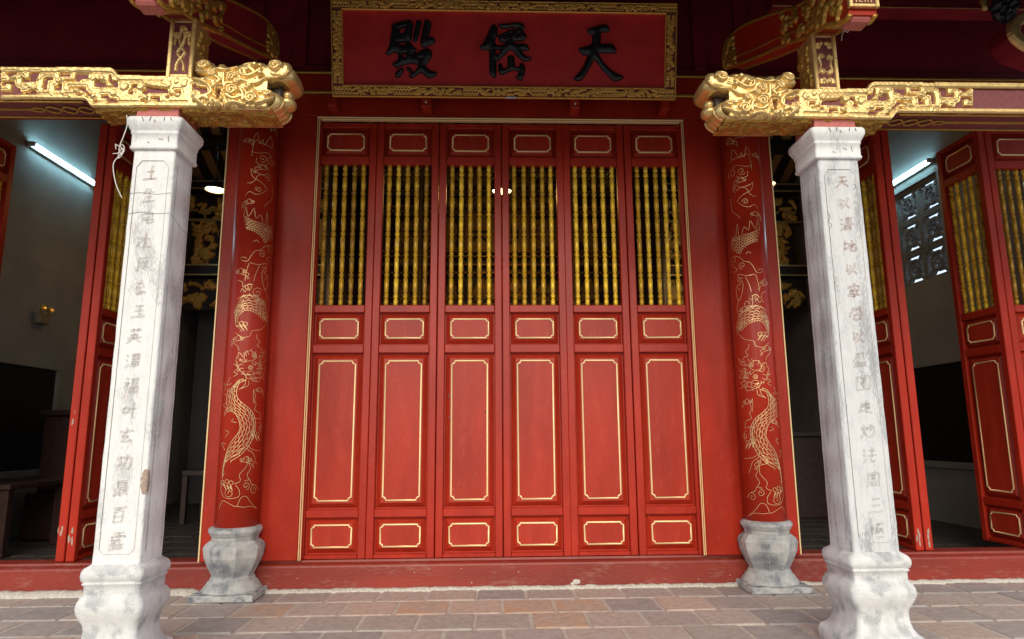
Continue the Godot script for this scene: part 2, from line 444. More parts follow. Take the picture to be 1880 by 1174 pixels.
const BSPIRAL := "-2134,2476,12;-2028,2512,10;-2228,2528,11;-1871,2441,12;-1782,2450,12;-1545,2498,15;-1508,2512,11;-1470,2499,15;-1839,2525,12;-1738,2480,17;-1665,2486,15;-1641,2433,10;-1496,2448,11;-1949,2468,10;-2003,2453,10"
const GA := "-737,475 -625,508 -600,495 -591,470 -607,365 -627,369 -584,323 -569,302 -589,294 -584,285 -515,322 -485,316 -468,291 -472,261 -516,206 -499,189 -473,172 -436,166 -443,143 -478,123 -504,129 -542,167 -603,122 -620,128 -625,141 -612,152 -637,179 -641,196 -620,196 -598,171 -590,165 -564,197 -568,213 -611,221 -663,208 -710,189 -740,216 -697,240 -694,271 -701,284 -731,292 -753,271 -782,285 -756,321 -736,435;-574,504 -544,500 -537,484 -566,370 -584,357 -597,365;-516,505 -492,507 -473,485 -475,455 -491,392 -471,396 -450,380 -448,354 -515,324 -545,334 -547,374 -522,488;-689,187 -672,191 -654,179 -685,132 -698,123 -717,136 -715,157"
const GB := "-70,481 -48,480 -31,457 -31,410 -53,380 -40,342 12,352 21,369 -14,364 -24,381 -31,410 34,441 69,454 95,446 112,461 -1,451 -29,474 -22,484 125,501 151,472 149,455 134,446 165,408 158,391 130,372 78,374 82,357 147,360 169,349 182,320 174,311 126,315 152,281 196,269 191,252 152,239 113,259 73,310 52,318 -27,245 -40,243 -40,139 -57,128 -90,164 -88,316 -127,310 -155,328 -122,371;-27,230 -5,228 6,194 34,199 34,280 69,280 82,268 82,208 117,204 115,230 139,232 156,196 137,123 117,115 82,140 104,144 108,179 69,182 26,165 -5,148 -27,164"
const GC := "560,460 691,496 713,479 722,449 718,443 661,436 663,411 657,362 745,366 772,314 759,301 640,304 694,228 751,181 822,152 814,135 761,113 730,134 659,210 627,257 614,252 580,188 541,128 510,115 475,131 531,192 579,290 544,286 508,324 521,337 604,359 604,423 586,422"
const HA := "-690,440 -643,455 -652,419 -678,408;-700,355 -644,356 -646,339 -657,333;-666,280 -640,285 -647,255 -664,259;-557,252 -535,252 -546,235;-602,281 -585,260 -598,260"
const HB := "8,413 23,413 15,390;47,422 65,422 54,399;97,427 112,423 97,399;43,458 73,461 60,446;-51,317 -14,317 -18,300 -35,279"
const DRAGON := "18,1263 -21,1246 -35,1199 -27,1141 17,1100 63,1060 89,1002 87,945 57,876 12,820 -47,787 -76,753 -77,674;32,1255 -6,1238 -19,1197 -12,1149 27,1110 75,1069 103,1008 100,939 69,867 20,809 -32,778;-78,1201 -86,1143 -66,1084 -14,1049 13,979 -1,934 -40,877 -64,809 -74,764;-25,1387 -21,1423 -2,1405 10,1396 20,1423 47,1435 64,1424 82,1414 80,1390 56,1370 74,1348;-30,1370 -14,1322 17,1293 50,1287 89,1301 121,1285 104,1248 68,1259 35,1269 16,1298;101,1403 142,1417 156,1457 133,1430 105,1433;74,1348 109,1368 154,1378 161,1409;87,1325 118,1333 164,1331 138,1358;114,1392 110,1350 134,1316;30,1258 21,1222 -6,1199;46,1252 43,1223 5,1205;-32,1399 -36,1364 -20,1322;32,1305 60,1311 77,1300;-50,1353 -28,1340;10,1396 23,1369 50,1376;-56,1604 -52,1652 -8,1693 38,1694 85,1674 133,1637;-44,1616 -37,1645 -5,1680 36,1680 79,1661 124,1626;-70,1666 -52,1713 -25,1760 10,1778 67,1770 120,1721 157,1666 153,1603;-51,1544 -9,1516 36,1525 46,1555 103,1572 136,1607;-64,1508 -53,1478 -30,1459 -22,1435;75,1539 82,1510 101,1493 85,1468 117,1453 134,1418;63,865 99,842 166,834;77,1200 91,1165 87,1136 100,1107 90,1078 130,1061 141,1015;77,1200 78,1153 84,1118;57,876 65,842 100,819 131,749;18,809 16,843 42,854;1,647 32,663 25,697 50,730 64,752 62,797 69,799 75,763 87,740 83,723 68,695 86,667;54,662 86,667 99,643 133,630 159,600;-87,507 -64,552 -15,531 20,519 38,563 70,573 106,531 160,493;20,519 62,512 107,514 160,493;-75,657 -84,618 -58,574 -17,564 27,574 30,608 7,641;65,1025 140,1026;127,1003 151,991 138,956 161,945;-80,957 -53,946 -75,917;-67,1271 -92,1225 -55,1235;-47,2287 17,2254 84,2242 129,2221 171,2171;-30,2213 30,2198 78,2168 106,2128;-24,2200 27,2186 71,2157 96,2120;-45,2286 -34,2348 -19,2284 0,2305 17,2336 30,2275 57,2299 73,2255;94,2244 99,2328 117,2228 140,2245 151,2207;-43,2000 -5,1993 16,2029 38,2061 74,2075 92,2099 136,2119;-50,2011 -28,2019 -11,2008;5,1978 -6,1928 -12,1868;70,1973 50,1920 39,1869;10,1983 61,1977 120,1992 87,1925 108,1838 131,1832 139,1905;-57,1871 -27,1859 -20,1828 13,1848 41,1844;108,1838 134,1802 144,1754;-18,2683 -4,2790 45,2772 84,2771 130,2754;-19,2785 8,2844 26,2770 43,2804 55,2769 96,2839 111,2768;-20,2715 20,2705 77,2720 109,2703;-39,2505 -12,2503 11,2524 29,2557 66,2568;-45,2416 -19,2445 17,2430 49,2438 81,2466;77,2360 101,2392 128,2420 134,2508;-18,2598 8,2577 66,2563;-18,2598 -4,2545 59,2508 91,2473;13,2672 14,2641 63,2626 81,2651;19,2909 76,2909 94,2871 107,2920 163,2911;-92,1225 -149,1246 -99,1202 -149,1193 -93,1166;-79,1119 -117,1109 -71,1084;-25,1026 -39,1009 -9,1003;-71,877 -106,883 -71,843;107,1308 152,1299 129,1280 164,1264;-20,1322 -46,1305 -21,1293 -46,1276;73,1371 85,1364 74,1353;56,1276 73,1268 102,1274 122,1271;-25,1760 -13,1778 0,1762 21,1785 34,1767 61,1785 74,1762;-12,1387 -2,1369 12,1363 23,1369 28,1381;110,1671 138,1687 128,1655 168,1655;-34,1799 -24,1819 -8,1798 10,1823 20,1804;-54,1751 -21,1769 8,1778 45,1770 83,1754 126,1731;85,1965 122,1962 103,1928 132,1918 110,1889;148,2050 118,2023 152,2010;25,2121 43,2132 55,2118"
const CLAW := "-47,1589 -11,1552;-26,1593 3,1554;-2,1592 21,1559;85,933 97,903;105,929 124,892;127,924 151,891;-65,646 -44,612;-42,641 -24,610;-22,636 -8,609;33,1293 55,1288;68,1253 137,1274"
const CIRC := "69,1404,10.7;69,1404,4.8;51,1333,13.1;51,1333,6.0;-40,1597,13.1;-17,1600,13.1;5,1597,13.1;87,943,10.7;106,940,10.7;129,933,10.7;-75,656,11.9;-45,661,11.9;-18,653,11.9"
const DSPI := "-25,595,31.0;66,634,23.9;120,608,28.7;111,1344,19.1;145,968,21.5;-15,1711,11.9;38,2468,21.3;111,2671,32.9;86,2562,27.1;145,2091,32.9;66,1797,34.8;14,1833,25.1;85,2047,25.1;50,2677,27.1"
const C4 := 35

# strokes of the written signs on a 10 x 10 field: each group is a polyline of x-y digits, y downwards
const GLYPH := {
	"天": "2272 1585 42452709 456799", "以": "121735 3344 725629 6789", "清": "0112 0415 0927 3181 3383 5054 2595 3639 367679 3777 3878",
	"地": "0333 1117 0736 45847467 6166 43589896", "寧": "5051 131282 8284 2434 3444 5464 2545 6585 2575 2527 7577 2777 4547 0898 5859 5949",
	"谷": "3112 6182 521407 528497 3639 367679 3979", "盈": "217171746 411406 3344 1797 2729 4749 6769 8789 0999",
	"圓": "0109 019199 0999 32625434 3252 5254 3454 3555 3558 5558 4547", "運": "1223 143415 1517 081799 3373 5158 3476 4373 4376 7376 4676",
	"妙": "211448 432609 0353 7175 6254 8294 958859", "法": "0112 0415 0927 4282 6065 3595 655879 7889", "周": "111709 118189 3262 4244 5154 3464 3638 366668 3868",
	"三": "2171 2575 0999", "極": "0333 1119 1305 1325 4191 6142 4585 5137 4446 446466 4666 7494 7497 3999",
	"土": "5059 2474 0999", "生": "3014 2383 5059 2676 0999", "宅": "5051 131282 8284 644514 1696 54589896", "水": "505948 134308 8364 536899",
	"具": "2126 217176 2373 2474 2676 0797 3819 6889", "參": "5032 3262 2434 6474 4455 5526 5798 5728 6739 7849", "玉": "2171 2474 0898 5158 6677",
	"英": "1181 3032 6062 2464 2446 6466 0696 4346 4609 4699", "潭": "0112 0415 0927 3181 4244 428284 4484 5154 7174 4547 458587 4686 4787 3898 6569",
	"福": "1021 0333 3306 2329 4191 5254 528284 5484 4649 469699 4999 4797 6669", "叶": "1316 134346 1646 5494 7079", "玄": "4051 0292 5225 2565 652888 7799",
	"功": "0242 2227 0746 43938979 615639", "最": "2124 217174 2474 2272 0595 1619 4549 2747 0948 5686 865949 6699",
	"百": "1191 5132 2329 237379 2979 2676", "靈": "2080 1292 1213 9293 5053 3242 6272 1434 1436 3436 1636 4464 4446 6466 0797 5759 3739 7779 0999", "大": "1474 4145 452709 456799",
	"仙": "311406 2529 5157 3337 373977 7377",
}

func glyph(ch: String) -> Array:
	var out := []
	for t in String(GLYPH[ch]).split(" ", false):
		var p := PackedVector2Array()
		for k in range(0, t.length() - 1, 2):
			p.append(Vector2(int(t[k]) / 9.0 - 0.5, 0.5 - int(t[k + 1]) / 9.0))
		if p.size() > 1: out.append(p)
	return out

# a thin band laid on a surface: at(u, v) gives the point, out(u) its outward normal
func band(mb: Mb, pts: PackedVector2Array, w: float, at: Callable, closed := false, taper := false) -> void:
	var n := pts.size()
	var l := []
	var r := []
	for i in n:
		var t: Vector2
		if closed: t = pts[(i + 1) % n] - pts[(i - 1 + n) % n]
		else: t = pts[mini(i + 1, n - 1)] - pts[maxi(i - 1, 0)]
		var s := t.normalized().orthogonal() * w * 0.5
		if taper: s *= 1.0 - 0.8 * i / float(n - 1)
		l.append(at.call(pts[i] + s)); r.append(at.call(pts[i] - s))
	for i in (n if closed else n - 1):
		var j := (i + 1) % n
		mb.quad(l[i], l[j], r[j], r[i])

# ---------------------------------------------------------------- ground
func tile_mesh(w: float, d: float, k: int) -> ArrayMesh:
	var m := Mb.new()
	var j := RandomNumberGenerator.new()
	j.seed = 900 + k
	var c := 0.008
	var lo := PackedVector3Array()
	var up := PackedVector3Array()
	for q in [[-1, 1], [1, 1], [1, -1], [-1, -1]]:
		var x: float = q[0] * w / 2 + j.randf_range(-0.003, 0.003)
		var z: float = q[1] * d / 2 + j.randf_range(-0.003, 0.003)
		lo.append(Vector3(x, -0.03, z))
		up.append(Vector3(x - q[0] * c, j.randf_range(-0.0035, 0.0015), z - q[1] * c))
	var mid := PackedVector3Array()
	for i in 4: mid.append(Vector3(lo[i].x, up[i].y - 0.005, lo[i].z))
	m.loft([lo, mid, up])
	return m.mesh()

func setting() -> void:
	structure("ground", boxm(Vector3(-90, -0.4, -90), Vector3(90, -0.06, 90), 0.01), M.court)
	var bed := structure("porch_floor", boxm(Vector3(-5.2, -0.059, 0.0), Vector3(5.2, -0.007, 2.82), 0.002), M.mortar)
	var meshes := []
	for k in 8: meshes.append(tile_mesh(0.272, 0.277, k))
	var far := Transform3D()
	var rest := []
	for row in 9:
		var z := 0.178 + 0.2875 * row
		if row == 0: z = 0.175
		for i in 36:
			var x := -5.0 + i * 0.2865 + (0.143 if row % 2 == 0 else 0.0) - 0.035
			if absf(x) > 5.05: continue
			var pick := rng.randi() % 8
			var orange := row == 1 and (absf(x + 0.44) < 0.2 or absf(x - 0.13) < 0.29 or absf(x + 1.2) < 0.16) or row == 2 and absf(x - 0.3) < 0.15
			var tone: int = 4 if orange else [0, 1, 2, 3, 0, 1, 2, 1][rng.randi() % 8]
			if absf(x) > 1.2 and tone == 2 and rng.randf() < 0.6: tone = 3
			var t := Transform3D(Basis(Vector3.UP, rng.randf_range(-0.008, 0.008)), Vector3(x, 0, z))
			if row < 6:
				var o := part("tile", meshes[pick], M["tile%d" % tone], bed, t.origin + Vector3(0, rng.randf_range(-0.002, 0.0015), 0))
				o.rotation.z = rng.randf_range(-0.006, 0.006)
				o.rotation.y = rng.randf_range(-0.008, 0.008)
			else:
				rest.append(t)
	var mm := MultiMesh.new()
	mm.transform_format = MultiMesh.TRANSFORM_3D
	mm.mesh = meshes[0]
	mm.instance_count = rest.size()
	for i in rest.size(): mm.set_instance_transform(i, rest[i])
	var mi := MultiMeshInstance3D.new()
	mi.name = "tiles"; mi.multimesh = mm; mi.material_override = M.tile1
	mi.set_meta("kind", "stuff")
	bed.add_child(mi, true)
	# the hall's own floor, darker, one low step behind the threshold
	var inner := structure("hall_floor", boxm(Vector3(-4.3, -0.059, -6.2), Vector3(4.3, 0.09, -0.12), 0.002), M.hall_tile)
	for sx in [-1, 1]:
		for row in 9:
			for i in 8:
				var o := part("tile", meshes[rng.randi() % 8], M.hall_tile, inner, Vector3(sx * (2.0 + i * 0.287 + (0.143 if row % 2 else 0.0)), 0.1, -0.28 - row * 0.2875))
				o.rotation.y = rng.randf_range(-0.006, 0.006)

# ---------------------------------------------------------------- facade
func strip(lo: Vector3, hi: Vector3, mat: Material, parent: Node, called := "gilt_moulding") -> void:
	part(called, boxm(lo, hi, 0.004), mat, parent)

func facade() -> void:
	var f := thing("temple_facade", "red lacquered temple front wall framing the six closed door leaves, with gilt edge lines", "wall")
	# threshold: a worn board with a rounded nose
	var th := Mb.new(true)
	var prof := PackedVector2Array([Vector2(-0.14, 0.012), Vector2(0.05, 0.012), Vector2(0.052, 0.135), Vector2(0.048, 0.146), Vector2(0.036, 0.153), Vector2(0.004, 0.158), Vector2(0.0, 0.170), Vector2(-0.14, 0.170)])
	var along := Transform3D(Basis(Vector3(0, 0, -1), Vector3(0, 1, 0), Vector3(1, 0, 0)), Vector3.ZERO)  # profile x -> -z, depth -> x
	var flip := PackedVector2Array()
	for p in prof: flip.append(Vector2(-p.x, p.y))
	th.prism(flip, -4.2, 4.2, along)
	part("threshold", th, M.sill, f)
	# a crumbling bead of lime along its foot
	var bead := Mb.new(false)
	var rings := []
	for i in 281:
		var x := -4.2 + i * 0.03
		var w := 0.022 + 0.016 * rng.randf() + (0.035 if x < -1.85 else 0.0)
		var hh := 0.012 + 0.007 * rng.randf() + (0.012 if x < -1.85 else 0.0)
		rings.append(PackedVector3Array([Vector3(x, -0.01, 0.03), Vector3(x, hh, 0.046), Vector3(x, hh * 0.9, 0.051 + w * 0.4), Vector3(x, 0.004, 0.052 + w), Vector3(x, -0.01, 0.055 + w)]))
	bead.loft(rings, false, false, false)
	part("lime_bead", bead, M.lime, f)
	var chip := Mb.new(false)
	chip.ball(Vector3(0.44, 0.032, 0.05), Vector3(0.026, 0.016, 0.006), 9, 6)
	chip.ball(Vector3(0.415, 0.02, 0.05), Vector3(0.014, 0.01, 0.005), 8, 5)
	part("lime_splash", chip, M.lime, f)
	for i in 8:   # lime and paint specks on the threshold
		var sp := Mb.new(false)
		sp.ball(Vector3(rng.randf_range(-1.3, 1.4), rng.randf_range(0.03, 0.125), 0.0512), Vector3(0.0025 + 0.003 * rng.randf(), 0.002 + 0.002 * rng.randf(), 0.0012), 7, 4)
		part("paint_speck", sp, M.lime, f)
	for s in [-1, 1]:
		var a: float = minf(s * 1.262, s * 1.855)
		var b: float = maxf(s * 1.262, s * 1.855)
		part("jamb_board", boxm(Vector3(a, 0.1715, -0.07), Vector3(b, 3.075, 0.03), 0.004), M.red, f)
		a = minf(s * 1.238, s * 1.261); b = maxf(s * 1.238, s * 1.261)
		var mid := (a + b) / 2
		strip(Vector3(mid - 0.009, 0.1715, 0.0), Vector3(mid - 0.0025, 3.058, 0.036), M.trim_gold, f)
		strip(Vector3(mid + 0.0025, 0.1715, 0.0), Vector3(mid + 0.009, 3.058, 0.034), M.trim_gold, f)
		strip(Vector3(a, 0.1715, 0.0), Vector3(b, 3.0575, 0.029), M.red, f, "jamb_bead")
		a = minf(s * 1.856, s * 1.846); b = maxf(s * 1.856, s * 1.846)
		strip(Vector3(a, 0.1715, 0.0315), Vector3(b, 3.075, 0.037), M.trim_gold, f)
		# end boards of the side bays
		a = minf(s * (3.86 if s > 0 else 4.05), s * 4.2); b = maxf(s * (3.86 if s > 0 else 4.05), s * 4.2)
		part("end_board", boxm(Vector3(a, 0.1715, -0.07), Vector3(b, 3.075, 0.03), 0.004), M.red, f)
	strip(Vector3(-1.261, 3.0585, 0.0), Vector3(1.261, 3.069, 0.037), M.trim_gold, f)
	strip(Vector3(-1.236, 3.046, 0.0), Vector3(1.236, 3.0555, 0.034), M.trim_gold, f)
	part("lintel", boxm(Vector3(-4.2, 3.0765, -0.07), Vector3(4.2, 3.232, 0.03), 0.004), M.red, f)
	strip(Vector3(-4.2, 3.2335, -0.05), Vector3(4.2, 3.252, 0.05), M.old_gold, f)
	part("upper_lintel", boxm(Vector3(-4.2, 3.2535, -0.06), Vector3(4.2, 3.378, 0.04), 0.004), M.red, f)
	strip(Vector3(-4.2, 3.3795, -0.05), Vector3(4.2, 3.397, 0.05), M.old_gold, f)
	# dark panelled wall over the lintel
	part("upper_wall", boxm(Vector3(-4.2, 3.3985, -0.08), Vector3(4.2, 4.25, -0.02), 0.003), M.dark_red, f)
	part("upper_rail", boxm(Vector3(-4.2, 3.3985, -0.0185), Vector3(4.2, 3.46, 0.012), 0.006), M.dark_red, f)
	for x in [-4.0, -1.72, -1.41, 1.41, 1.72, 4.0]:
		part("upper_stile", boxm(Vector3(x - 0.045, 3.4615, -0.0185), Vector3(x + 0.045, 4.24, 0.008), 0.006), M.dark_red, f)
	for q in [[-1.14, 0.055], [-0.512, 0.066], [0.492, 0.066], [1.107, 0.058]]:
		var pg := part("support_peg", boxm(Vector3(q[0] - q[1] / 2, 3.088, 0.0315), Vector3(q[0] + q[1] / 2, 3.15, 0.15), 0.006), M.red, f)
		if absf(q[0]) < 0.6:
			var nail := Mb.new(false)
			nail.ball(Vector3(q[0], 3.118, 0.152), Vector3(0.007, 0.009, 0.006), 8, 6)
			part("nail_head", nail, M.white_metal, pg)

# ---------------------------------------------------------------- doors
func notched(x0: float, x1: float, y0: float, y1: float, r: float, z: float) -> PackedVector3Array:
	var p := PackedVector3Array()
	for q in [[x0, y0, 0], [x1, y0, 1], [x1, y1, 2], [x0, y1, 3]]:
		for k in 5:
			var a: float = PI / 2 - k * PI / 8 + q[2] * PI / 2
			p.append(Vector3(q[0] + cos(a) * r, q[1] + sin(a) * r, z))
	return p

func baluster_mesh(h: float) -> ArrayMesh:
	var m := Mb.new(false)
	var prof := []
	var nodes := [0.062, 0.207, 0.354, 0.498, 0.643, 0.789, 0.935]
	var r := 0.0146
	prof.append([r, 0.0])
	for i in nodes.size():
		var y: float = (1.0 - nodes[nodes.size() - 1 - i]) * h
		for q in [[-0.024, 1.0], [-0.022, 0.8], [-0.019, 0.6], [-0.0135, 0.6], [-0.011, 1.0], [-0.006, 1.26], [-0.002, 0.9], [0.0, 0.62], [0.002, 0.9], [0.006, 1.22], [0.011, 0.95], [0.0135, 0.6], [0.019, 0.62], [0.022, 0.82], [0.024, 1.0]]:
			prof.append([r * q[1], y + q[0]])
		if i < nodes.size() - 1:
			var y2: float = (1.0 - nodes[nodes.size() - 2 - i]) * h
			prof.append([r * 1.02, (y + y2) / 2])
	prof.append([r, h])
	m.lathe(prof, 10)
	return m.mesh()

func make_leaf() -> Node3D:
	var t := thing("door_leaf", "red panelled door leaf with gilt spindles", "door")
	var W := 0.4215
	var hw := W / 2
	var sw := 0.047
	var top := 2.868
	for s in [-1, 1]:
		part("stile", boxm(Vector3(minf(s * hw, s * (hw - sw)), 0, -0.052), Vector3(maxf(s * hw, s * (hw - sw)), top, 0), 0.004), M.red, t)
	var ix := hw - sw - 0.001
	var rails := [[0.0, 0.026], [0.246, 0.296], [1.276, 1.330], [1.543, 1.592], [2.568, 2.627], [2.833, top]]
	for r in rails:
		part("rail", boxm(Vector3(-ix, r[0], -0.05), Vector3(ix, r[1], -0.002), 0.004), M.red, t)
	for p in [[0.026, 0.246, 0.036], [0.296, 1.276, 0.044], [1.330, 1.543, 0.036], [2.627, 2.833, 0.036]]:
		var m := Mb.new()
		var rr := []
		for q in [[0.0, -0.036], [0.007, -0.036], [0.036, -0.010], [0.0365, -0.0095]]:
			var x: float = ix - q[0]
			rr.append(PackedVector3Array([Vector3(-x, p[0] + q[0], q[1]), Vector3(x, p[0] + q[0], q[1]), Vector3(x, p[1] - q[0], q[1]), Vector3(-x, p[1] - q[0], q[1])]))
		m.loft(rr, true, false, true)
		m.box(Vector3(-ix, p[0], -0.049), Vector3(ix, p[1], -0.038), 0.002)
		var pn := part("panel", m, M.red_panel, t)
		var g := Mb.new(false)
		var inset: float = p[2] + 0.004
		var path := notched(-ix + inset, ix - inset, p[0] + inset + 0.004, p[1] - inset - 0.004, 0.017 if p[1] - p[0] < 0.5 else 0.021, -0.0085)
		g.tube(path, 0.0058, 6, true, 0.8, Vector3(0, 0, 1))
		part("gilt_moulding", g, M.trim_gold, pn)
	var bm := baluster_mesh(2.568 - 1.592)
	for k in 5:
		var b := part("spindle", bm, M.bar_gold, t, Vector3((k - 2) * 0.0632, 1.592, -0.026))
		b.rotation.y = k * 1.3
	return t

func place_leaf(proto: Node3D, at: Vector3, turn: float, label: String, group: String) -> Node3D:
	var t := proto
	if proto.has_meta("used"):
		t = proto.duplicate()
		t.name = numbered(self, "door_leaf")
		add_child(t, true)
	proto.set_meta("used", true)
	t.position = at; t.rotation.y = turn
	t.set_meta("label", label); t.set_meta("group", group)
	for c in t.get_children():   # each spindle has its own age and sits a little askew
		if String(c.name).begins_with("spindle"):
			c.material_override = M["bar%d" % [0, 0, 1, 2, 1][rng.randi() % 5]]
			c.rotation = Vector3(rng.randf_range(-0.004, 0.004), rng.randf() * TAU, rng.randf_range(-0.004, 0.004))
	return t

func doors() -> void:
	var p := make_leaf()
	var words := ["leftmost closed red door leaf, beside the left dragon column", "second closed red door leaf from the left, below the left sign on the plaque", "closed red door leaf just left of the dark centre gap", "closed red door leaf just right of the centre gap, lamp glow behind", "second closed red door leaf from the right, below the right plaque sign", "rightmost closed red door leaf, beside the right dragon column"]
	for k in 6:
		var gap: float = [0.0, 0.0005, 0.004, 0.007, 0.004, 0.0075][k] - 0.0035
		var l := place_leaf(p, Vector3(-0.006 + (k - 2.5) * 0.4235 + gap - 0.001, 0.1725, [0.0, 0.001, -0.001, 0.0, -0.002, 0.001][k]), [0.003, -0.003, 0.002, -0.004, 0.003, -0.002][k], words[k], "closed door leaves of the middle bay")
	for s in [-1, 1]:
		var side: String = "left" if s < 0 else "right"
		place_leaf(p, Vector3(s * 2.632, 0.1725, -0.245), -s * PI / 2, "opened red leaf seen edge-on behind the %s stone pillar, nearer the pillar" % side, "opened leaves of the side bays")
		place_leaf(p, Vector3(s * 2.7, 0.1725, -0.25), -s * (PI / 2 + 0.02), "opened red leaf folded against the outer side of its twin, %s bay" % side, "opened leaves of the side bays")
		place_leaf(p, Vector3(s * 3.362 if s > 0 else -3.575, 0.1725, -0.215), -s * (PI / 2 - 0.03), "open red leaf standing square to the front, outer end of the %s bay" % side, "opened leaves of the side bays")
		place_leaf(p, Vector3(s * 3.63 if s > 0 else -3.83, 0.1725, 0.0), 0.0, "closed red leaf at the outer end of the %s bay, against the end board" % side, "closed leaves of the side bays")

func paint_chips() -> void:
	# dark scuffs on the third leaf, nicks of bare wood along the stiles
	for c in get_children():
		if not String(c.name).begins_with("door_leaf"): continue
		var third: bool = absf(c.position.x + 0.218) < 0.02
		var marks := [[-0.135, 1.00, 0.006, 0.018, -0.0086], [-0.132, 0.86, 0.010, 0.008, -0.0086], [0.105, 0.89, 0.012, 0.012, -0.0086]] if third else []
		for k in 4: marks.append([(1.0 if rng.randf() < 0.5 else -1.0) * rng.randf_range(0.166, 0.205), rng.randf_range(0.05, 2.0), 0.0022, rng.randf_range(0.004, 0.014), 0.0])
		for q in marks:
			var m := Mb.new(true)
			var poly := PackedVector2Array()
			for i in 7: poly.append(Vector2(q[0], q[1]) + Vector2.from_angle(TAU * i / 7) * Vector2(q[2], q[3]) * rng.randf_range(0.6, 1.1))
			m.prism(poly, q[4], q[4] + 0.0009)
			part("scuff", m, M.scuff, c)
	# bare wood and filler showing on the front edges of the opened leaves
	for q in [[2.632, -0.036, 0.20, 5], [2.70, -0.041, 0.20, 5], [-2.632, -0.036, 0.27, 3], [-2.70, -0.041, 1.02, 2], [-2.70, -0.041, 0.30, 3]]:
		var leaf: Node3D
		for c in get_children():
			if String(c.name).begins_with("door_leaf") and absf(c.position.x - q[0]) < 0.01: leaf = c
		var m := Mb.new(true)
		var inv := leaf.transform.affine_inverse()
		var fx: float = q[0] + (-signf(q[0])) * -0.026
		for k in q[3]:
			var c := Vector2(fx + rng.randf_range(-0.016, 0.016), q[2] + rng.randf_range(-0.01, 0.10))
			var poly := PackedVector2Array()
			for i in 7: poly.append(c + Vector2.from_angle(TAU * i / 7) * Vector2(rng.randf_range(0.004, 0.010), rng.randf_range(0.008, 0.034)))
			m.prism(poly, q[1], q[1] + 0.0022 + 0.0003 * k, inv)
		part("bare_patch", m, M.chip, leaf)

# ---------------------------------------------------------------- dragon columns
func column(sx: int) -> void:
	var side := "left" if sx < 0 else "right"
	var t := thing("dragon_column", "round red column with a painted gold dragon, %s of the middle doors" % side, "column", Vector3(sx * 1.605, 0, 0.13), 0, "dragon columns")
	var m := Mb.new(false)
	m.lathe([[0.1225, 0.385], [0.1235, 1.4], [0.1215, 3.075]], 44)
	part("shaft", m, M.red, t)
	# foot: round ring, octagonal bowl, flared foot, square plinth
	var f := Mb.new(true)
	f.lathe([[0.118, 0.095], [0.116, 0.12], [0.143, 0.17], [0.166, 0.225], [0.173, 0.275], [0.164, 0.296], [0.138, 0.318]], 8, Vector3.ZERO, PI / 8)
	var ft := part("stone_foot", f, M.grey_stone, t)
	var g := Mb.new(false)
	g.lathe([[0.132, 0.30], [0.131, 0.335], [0.137, 0.348], [0.142, 0.350], [0.140, 0.356], [0.148, 0.362], [0.152, 0.374], [0.149, 0.386], [0.140, 0.393], [0.122, 0.397]], 36)
	part("ring", g, M.grey_stone, ft)
	var h := Mb.new(false)
	h.lathe([[0.168, 0.036], [0.163, 0.052], [0.148, 0.068], [0.139, 0.086], [0.131, 0.088], [0.125, 0.105], [0.120, 0.112], [0.108, 0.118]], 32)
	part("flare", h, M.grey_stone, ft)
	part("plinth", boxm(Vector3(-0.182, 0.0, -0.13), Vector3(0.182, 0.038, 0.182), 0.005), M.grey_stone, ft)
	# the painted dragon: thin gold lines on the round shaft
	var R := 0.1243
	var shift := 0.0 if sx < 0 else -0.07
	var wrap := func(q: Vector2) -> Vector3:
		var a: float = (q.x + (0.02 if sx < 0 else 0.0)) / R
		return Vector3(sin(a) * R, q.y + shift, cos(a) * R)
	var d := Mb.new(true)
	var mir := 1.0 if sx < 0 else -1.0
	var body := lines(DRAGON, mir)
	for k in body.size():
		band(d, rounded(body[k]), 0.003 if k < 3 else 0.0023, wrap)
	for q in triples(DSPI, mir):
		band(d, spiral(q[0], q[1], 1.4, rng.randf() * TAU, mir, 16), 0.0023, wrap)
	for q in triples(CIRC, mir):
		band(d, ring(q[0], q[1]), 0.0026, wrap, true)
	# scales between back and belly lines, and the belly's cross bars
	scales(d, body[2], body[0], wrap, 15)
	scales(d, body[17], body[15], wrap, 9)
	scales(d, body[C4], body[C4 + 1], wrap, 9)
	bars(d, body[0], body[1], wrap, 24)
	bars(d, body[15], body[16], wrap, 14)
	bars(d, body[C4 + 1], body[C4 + 2], wrap, 10)
	for q in [[0.05, 0.80, 0.022], [-0.06, 1.06, 0.016], [0.11, 1.18, 0.018], [-0.03, 1.50, 0.02], [0.09, 1.76, 0.02], [-0.05, 1.93, 0.022], [0.12, 2.22, 0.018], [-0.02, 2.36, 0.02], [0.05, 2.62, 0.022], [-0.05, 2.78, 0.018], [0.10, 2.90, 0.02]]:
		cloud(d, Vector2(q[0] * mir + rng.randf_range(-0.01, 0.01), q[1] + rng.randf_range(-0.02, 0.02)), q[2], mir * (1.0 if rng.randf() < 0.6 else -1.0), wrap)
	for k in 16:   # mane and beard round the head
		var a := TAU * k / 16 + rng.randf_range(-0.1, 0.1)
		var dirn := Vector2.from_angle(a)
		var sdw := dirn.orthogonal()
		var c0 := Vector2(0.055 * mir, 1.352) + dirn * Vector2(0.048, 0.062)
		var L := rng.randf_range(0.02, 0.045)
		band(d, rounded(PackedVector2Array([c0, c0 + dirn * L * 0.4 + sdw * 0.006, c0 + dirn * L * 0.75 - sdw * 0.005, c0 + dirn * L + sdw * 0.004])), 0.002, wrap)
	part("painted_dragon", d, M.line_gold, t)
	var c := Mb.new(true)
	for q in lines(CLAW, mir): band(c, q, 0.011, wrap, false, true)
	part("painted_claws", c, M.line_gold, t)

